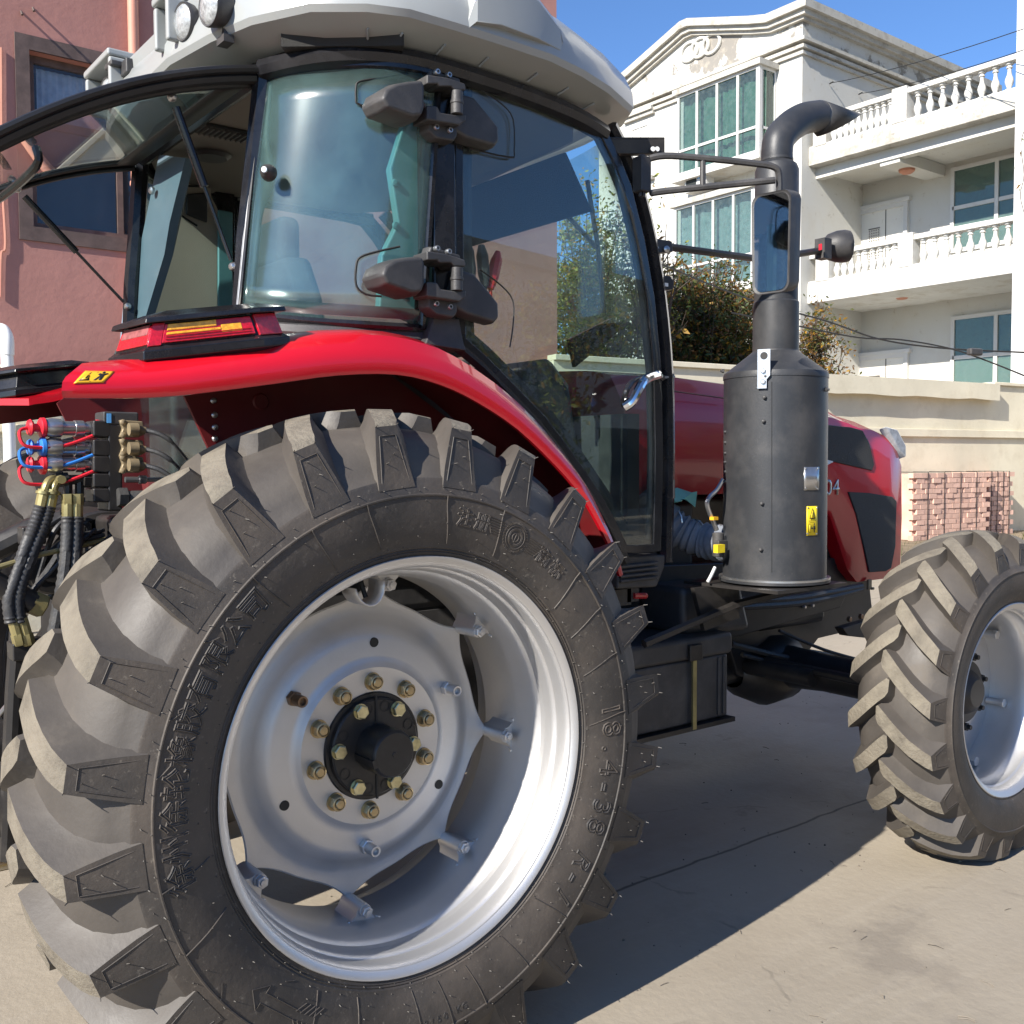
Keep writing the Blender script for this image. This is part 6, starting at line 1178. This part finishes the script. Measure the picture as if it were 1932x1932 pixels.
# ---------------------------------------------------------------- trees and shrubs
def tree(name, label, base, h, rx, ry, zc0_, nst, nleaf, mats, wts, lsz, group=None, seed=1, dens=None, up=1.0):
    rnd = random.Random(seed); t = thing(name, base, label, 'tree' if 'tree' in name else 'shrub', group); base = V(base); tw = MB(); tips = []
    for i in range(nst):
        a = rnd.uniform(0, 2*pi); s_ = rnd.uniform(.15, 1)
        top = base+V((cos(a)*rx*s_, sin(a)*ry*s_, h*rnd.uniform(.72, 1.05)*(1-.25*s_*s_))); mid = base.lerp(top, .45)+V((rnd.uniform(-.15, .15), rnd.uniform(-.15, .15), .12*h))
        p = bez([base+V((cos(a)*.12, sin(a)*.12, 0)), mid, top], 5); tw.tube(p, [.035-.03*k/(len(p)-1) for k in range(len(p))], 5)
        for k in range(9):
            q = p[2+int((len(p)-3)*rnd.random())]; d = V((rnd.uniform(-1, 1), rnd.uniform(-1, 1), rnd.uniform(-.1, 1.1)*up)).normalized(); l = rnd.uniform(.25, .8)*h*.16; e1 = q+d*l; tw.tube([q, q.lerp(e1, .5)+V((0, 0, .03)), e1], [.010, .008, .004], 4)
            for _ in range(3):
                d2 = (d+V((rnd.uniform(-1, 1), rnd.uniform(-1, 1), rnd.uniform(-.6, 1)))).normalized(); e2 = q.lerp(e1, rnd.uniform(.3, 1))+d2*l*.5; tw.tube([q.lerp(e1, .7), e2], [.005, .003], 3); tips.append((e1.lerp(e2, rnd.random()), l))
    tw.obj('trunk', 'bark', t)
    lf = MB()
    for i in range(nleaf):
        q, l = tips[rnd.randrange(len(tips))]; z = (q.z-base.z)/h
        if dens and rnd.random() > dens(z): continue
        c_ = q+V((rnd.gauss(0, l*.35), rnd.gauss(0, l*.35), rnd.gauss(-.02, l*.30))); s_ = lsz*rnd.uniform(.6, 1.3)
        a = V((rnd.gauss(0, 1), rnd.gauss(0, 1), rnd.gauss(0, .8))).normalized(); b = a.cross(V((rnd.gauss(0, 1), rnd.gauss(0, 1), rnd.gauss(0, 1)))).normalized(); n_ = a.cross(b)
        lf.cur = rnd.choices(range(len(mats)), [w_*(1+ (k == 0)*(1-z)) for k, w_ in enumerate(wts)])[0]
        lf.add([c_-a*s_, c_-b*s_*.42+n_*s_*.1, c_+a*s_, c_+b*s_*.42+n_*s_*.1], [(0, 1, 2), (0, 2, 3)])
    o = lf.obj('crown', mats, t, sharp=None); o['kind'] = 'stuff' if False else o.get('kind', ''); del o['kind']
    return t
def wallpt(u_, back):
    d = ray(u_, 877); n2 = nW; o = A-nW*back; t_ = (o-CAM).dot(n2)/d.dot(n2); p = CAM+d*t_; return V((p.x, p.y, 0))
p = wallpt(1330, 4.6); tree('autumn_shrub', 'dense browning shrub over the wall between cab and exhaust', (p.x, p.y, 1.2), 4.8, 2.1, 1.2, 0, 84, 80000, ['leaf_green', 'leaf_brown', 'leaf_olive', 'leaf_gold'], (.6, 1.0, .9, .22), .055, 'shrubs behind the wall', 3, lambda z: .10+1.7*max(0, 1-z*1.05))
p = wallpt(1535, 4.4); tree('autumn_shrub', 'golden brown shrub over the wall just right of exhaust', (p.x, p.y, 1.2), 4.0, .8, .7, 0, 22, 11000, ['leaf_olive', 'leaf_brown', 'leaf_gold'], (.9, .9, .6), .052, 'shrubs behind the wall', 5, lambda z: .2+1.1*max(0, 1-z))
p = wallpt(1125, 4.4); tree('yellow_tree', 'yellow green leafed tree seen through the cab door glass', (p.x, p.y, 0), 6.9, 1.5, 1.3, 0, 36, 30000, ['leaf_olive', 'leaf_lime', 'leaf_gold'], (.4, 1.2, .4), .05, None, 9)
p = wallpt(1235, 1.5); tree('bare_sapling', 'thin bare sapling with sparse leaves against white gable block', (p.x, p.y, .5), 5.4, .7, .7, 0, 12, 260, ['leaf_brown', 'leaf_gold'], (1, .7), .075, None, 12, None, 1.6)
VN = thing('leafy_vine', dep(1935, 480, 15), 'trailing vine with yellow leaves at the right edge against tower wall', 'vine'); vs_ = MB(); vp = [dep(u_, v_, 15) for u_, v_ in ((1940, 230), (1926, 270), (1932, 330), (1925, 370), (1935, 420), (1938, 520))]; vs_.tube(bez(vp, 4), .006, 5); vs_.obj('stem', 'bark', VN)
for i, q in enumerate(((1916, 317), (1922, 352), (1924, 360), (1926, 290), (1930, 262), (1929, 400), (1918, 345))):
    c_ = dep(*q, 15); rnd = random.Random(i); a = V((rnd.uniform(-1, 1), rnd.uniform(-1, 1), -1)).normalized(); b = a.cross(V((.3, -1, .2))).normalized(); s_ = .05; n_ = a.cross(b); l = MB(); l.add([c_-a*s_, c_-b*s_*.5+n_*.01, c_-b*s_*.35+a*s_*.4, c_+a*s_*1.1, c_+b*s_*.35+a*s_*.4, c_+b*s_*.5+n_*.01], [(0, 1, 5), (1, 2, 4, 5), (2, 3, 4)]); l.obj('leaf', 'leaf_gold' if i % 2 else 'leaf_lime', VN, solid=.002)
gr = MB(); rnd = random.Random(4)
for i in range(500):
    t_ = rnd.uniform(3, 16); q = A+dW*t_+nW*rnd.uniform(.9, 2.4)+V((0, 0, .2)); h = rnd.uniform(.06, .28); d = V((rnd.uniform(-.5, .5), rnd.uniform(-.5, .5), 1)); s_ = V((.012, .012, 0)); gr.add([q-s_, q+s_, q+d*h], [(0, 1, 2)])
stuff(tag(gr.obj('weeds', 'leaf_olive', None, sharp=None), 'straggly weeds growing along the foot of the boundary wall', 'weeds'))

# ---------------------------------------------------------------- near side of the yard, behind the viewer (it shows in the cab glass)
SB = thing('shop_building', (20, -17, 0), 'cream shop front across the yard, reflected in the cab door glass', 'building')
MB().bx(-2, 46, -22, -17, 0, 7.5).obj('wall', 'whitewall', SB); MB().bx(-2.3, 46.3, -22.3, -16.6, 7.5, 7.9).obj('cornice', 'cornice', SB)
for k in range(7): window(-17.06, 3+k*6, 5.4+k*6, 4.2, 6.2, (0, .5, 1), (0, .5, 1), SB, back=None, axis='y', depth=.05)
for k in range(7): MB().bx(2.6+k*6, 5.8+k*6, -17.05, -17.0, 0, 2.8).obj('shutter', 'brownframe', SB)
for x in (6.6, 12.6, 18.6, 24.6): MB().bx(x, x+.7, -17.05, -16.98, 3.2, 7.0).obj('banner', 'capred', SB)
for i, x in enumerate((4.5, 11, 18.5)):
    tree('street_tree', ['yellowing street tree nearest the rear of the tractor, across the yard', 'yellowing street tree opposite the cab door, across the yard', 'yellowing street tree farthest ahead, across the yard'][i], (x, -12.5-i*.4, 0), 6.0+i*.5, 1.8, 1.8, 0, 16, 5000, ['leaf_olive', 'leaf_lime', 'leaf_gold'], (.7, 1, .4), .10, 'street trees across the yard', 30+i)
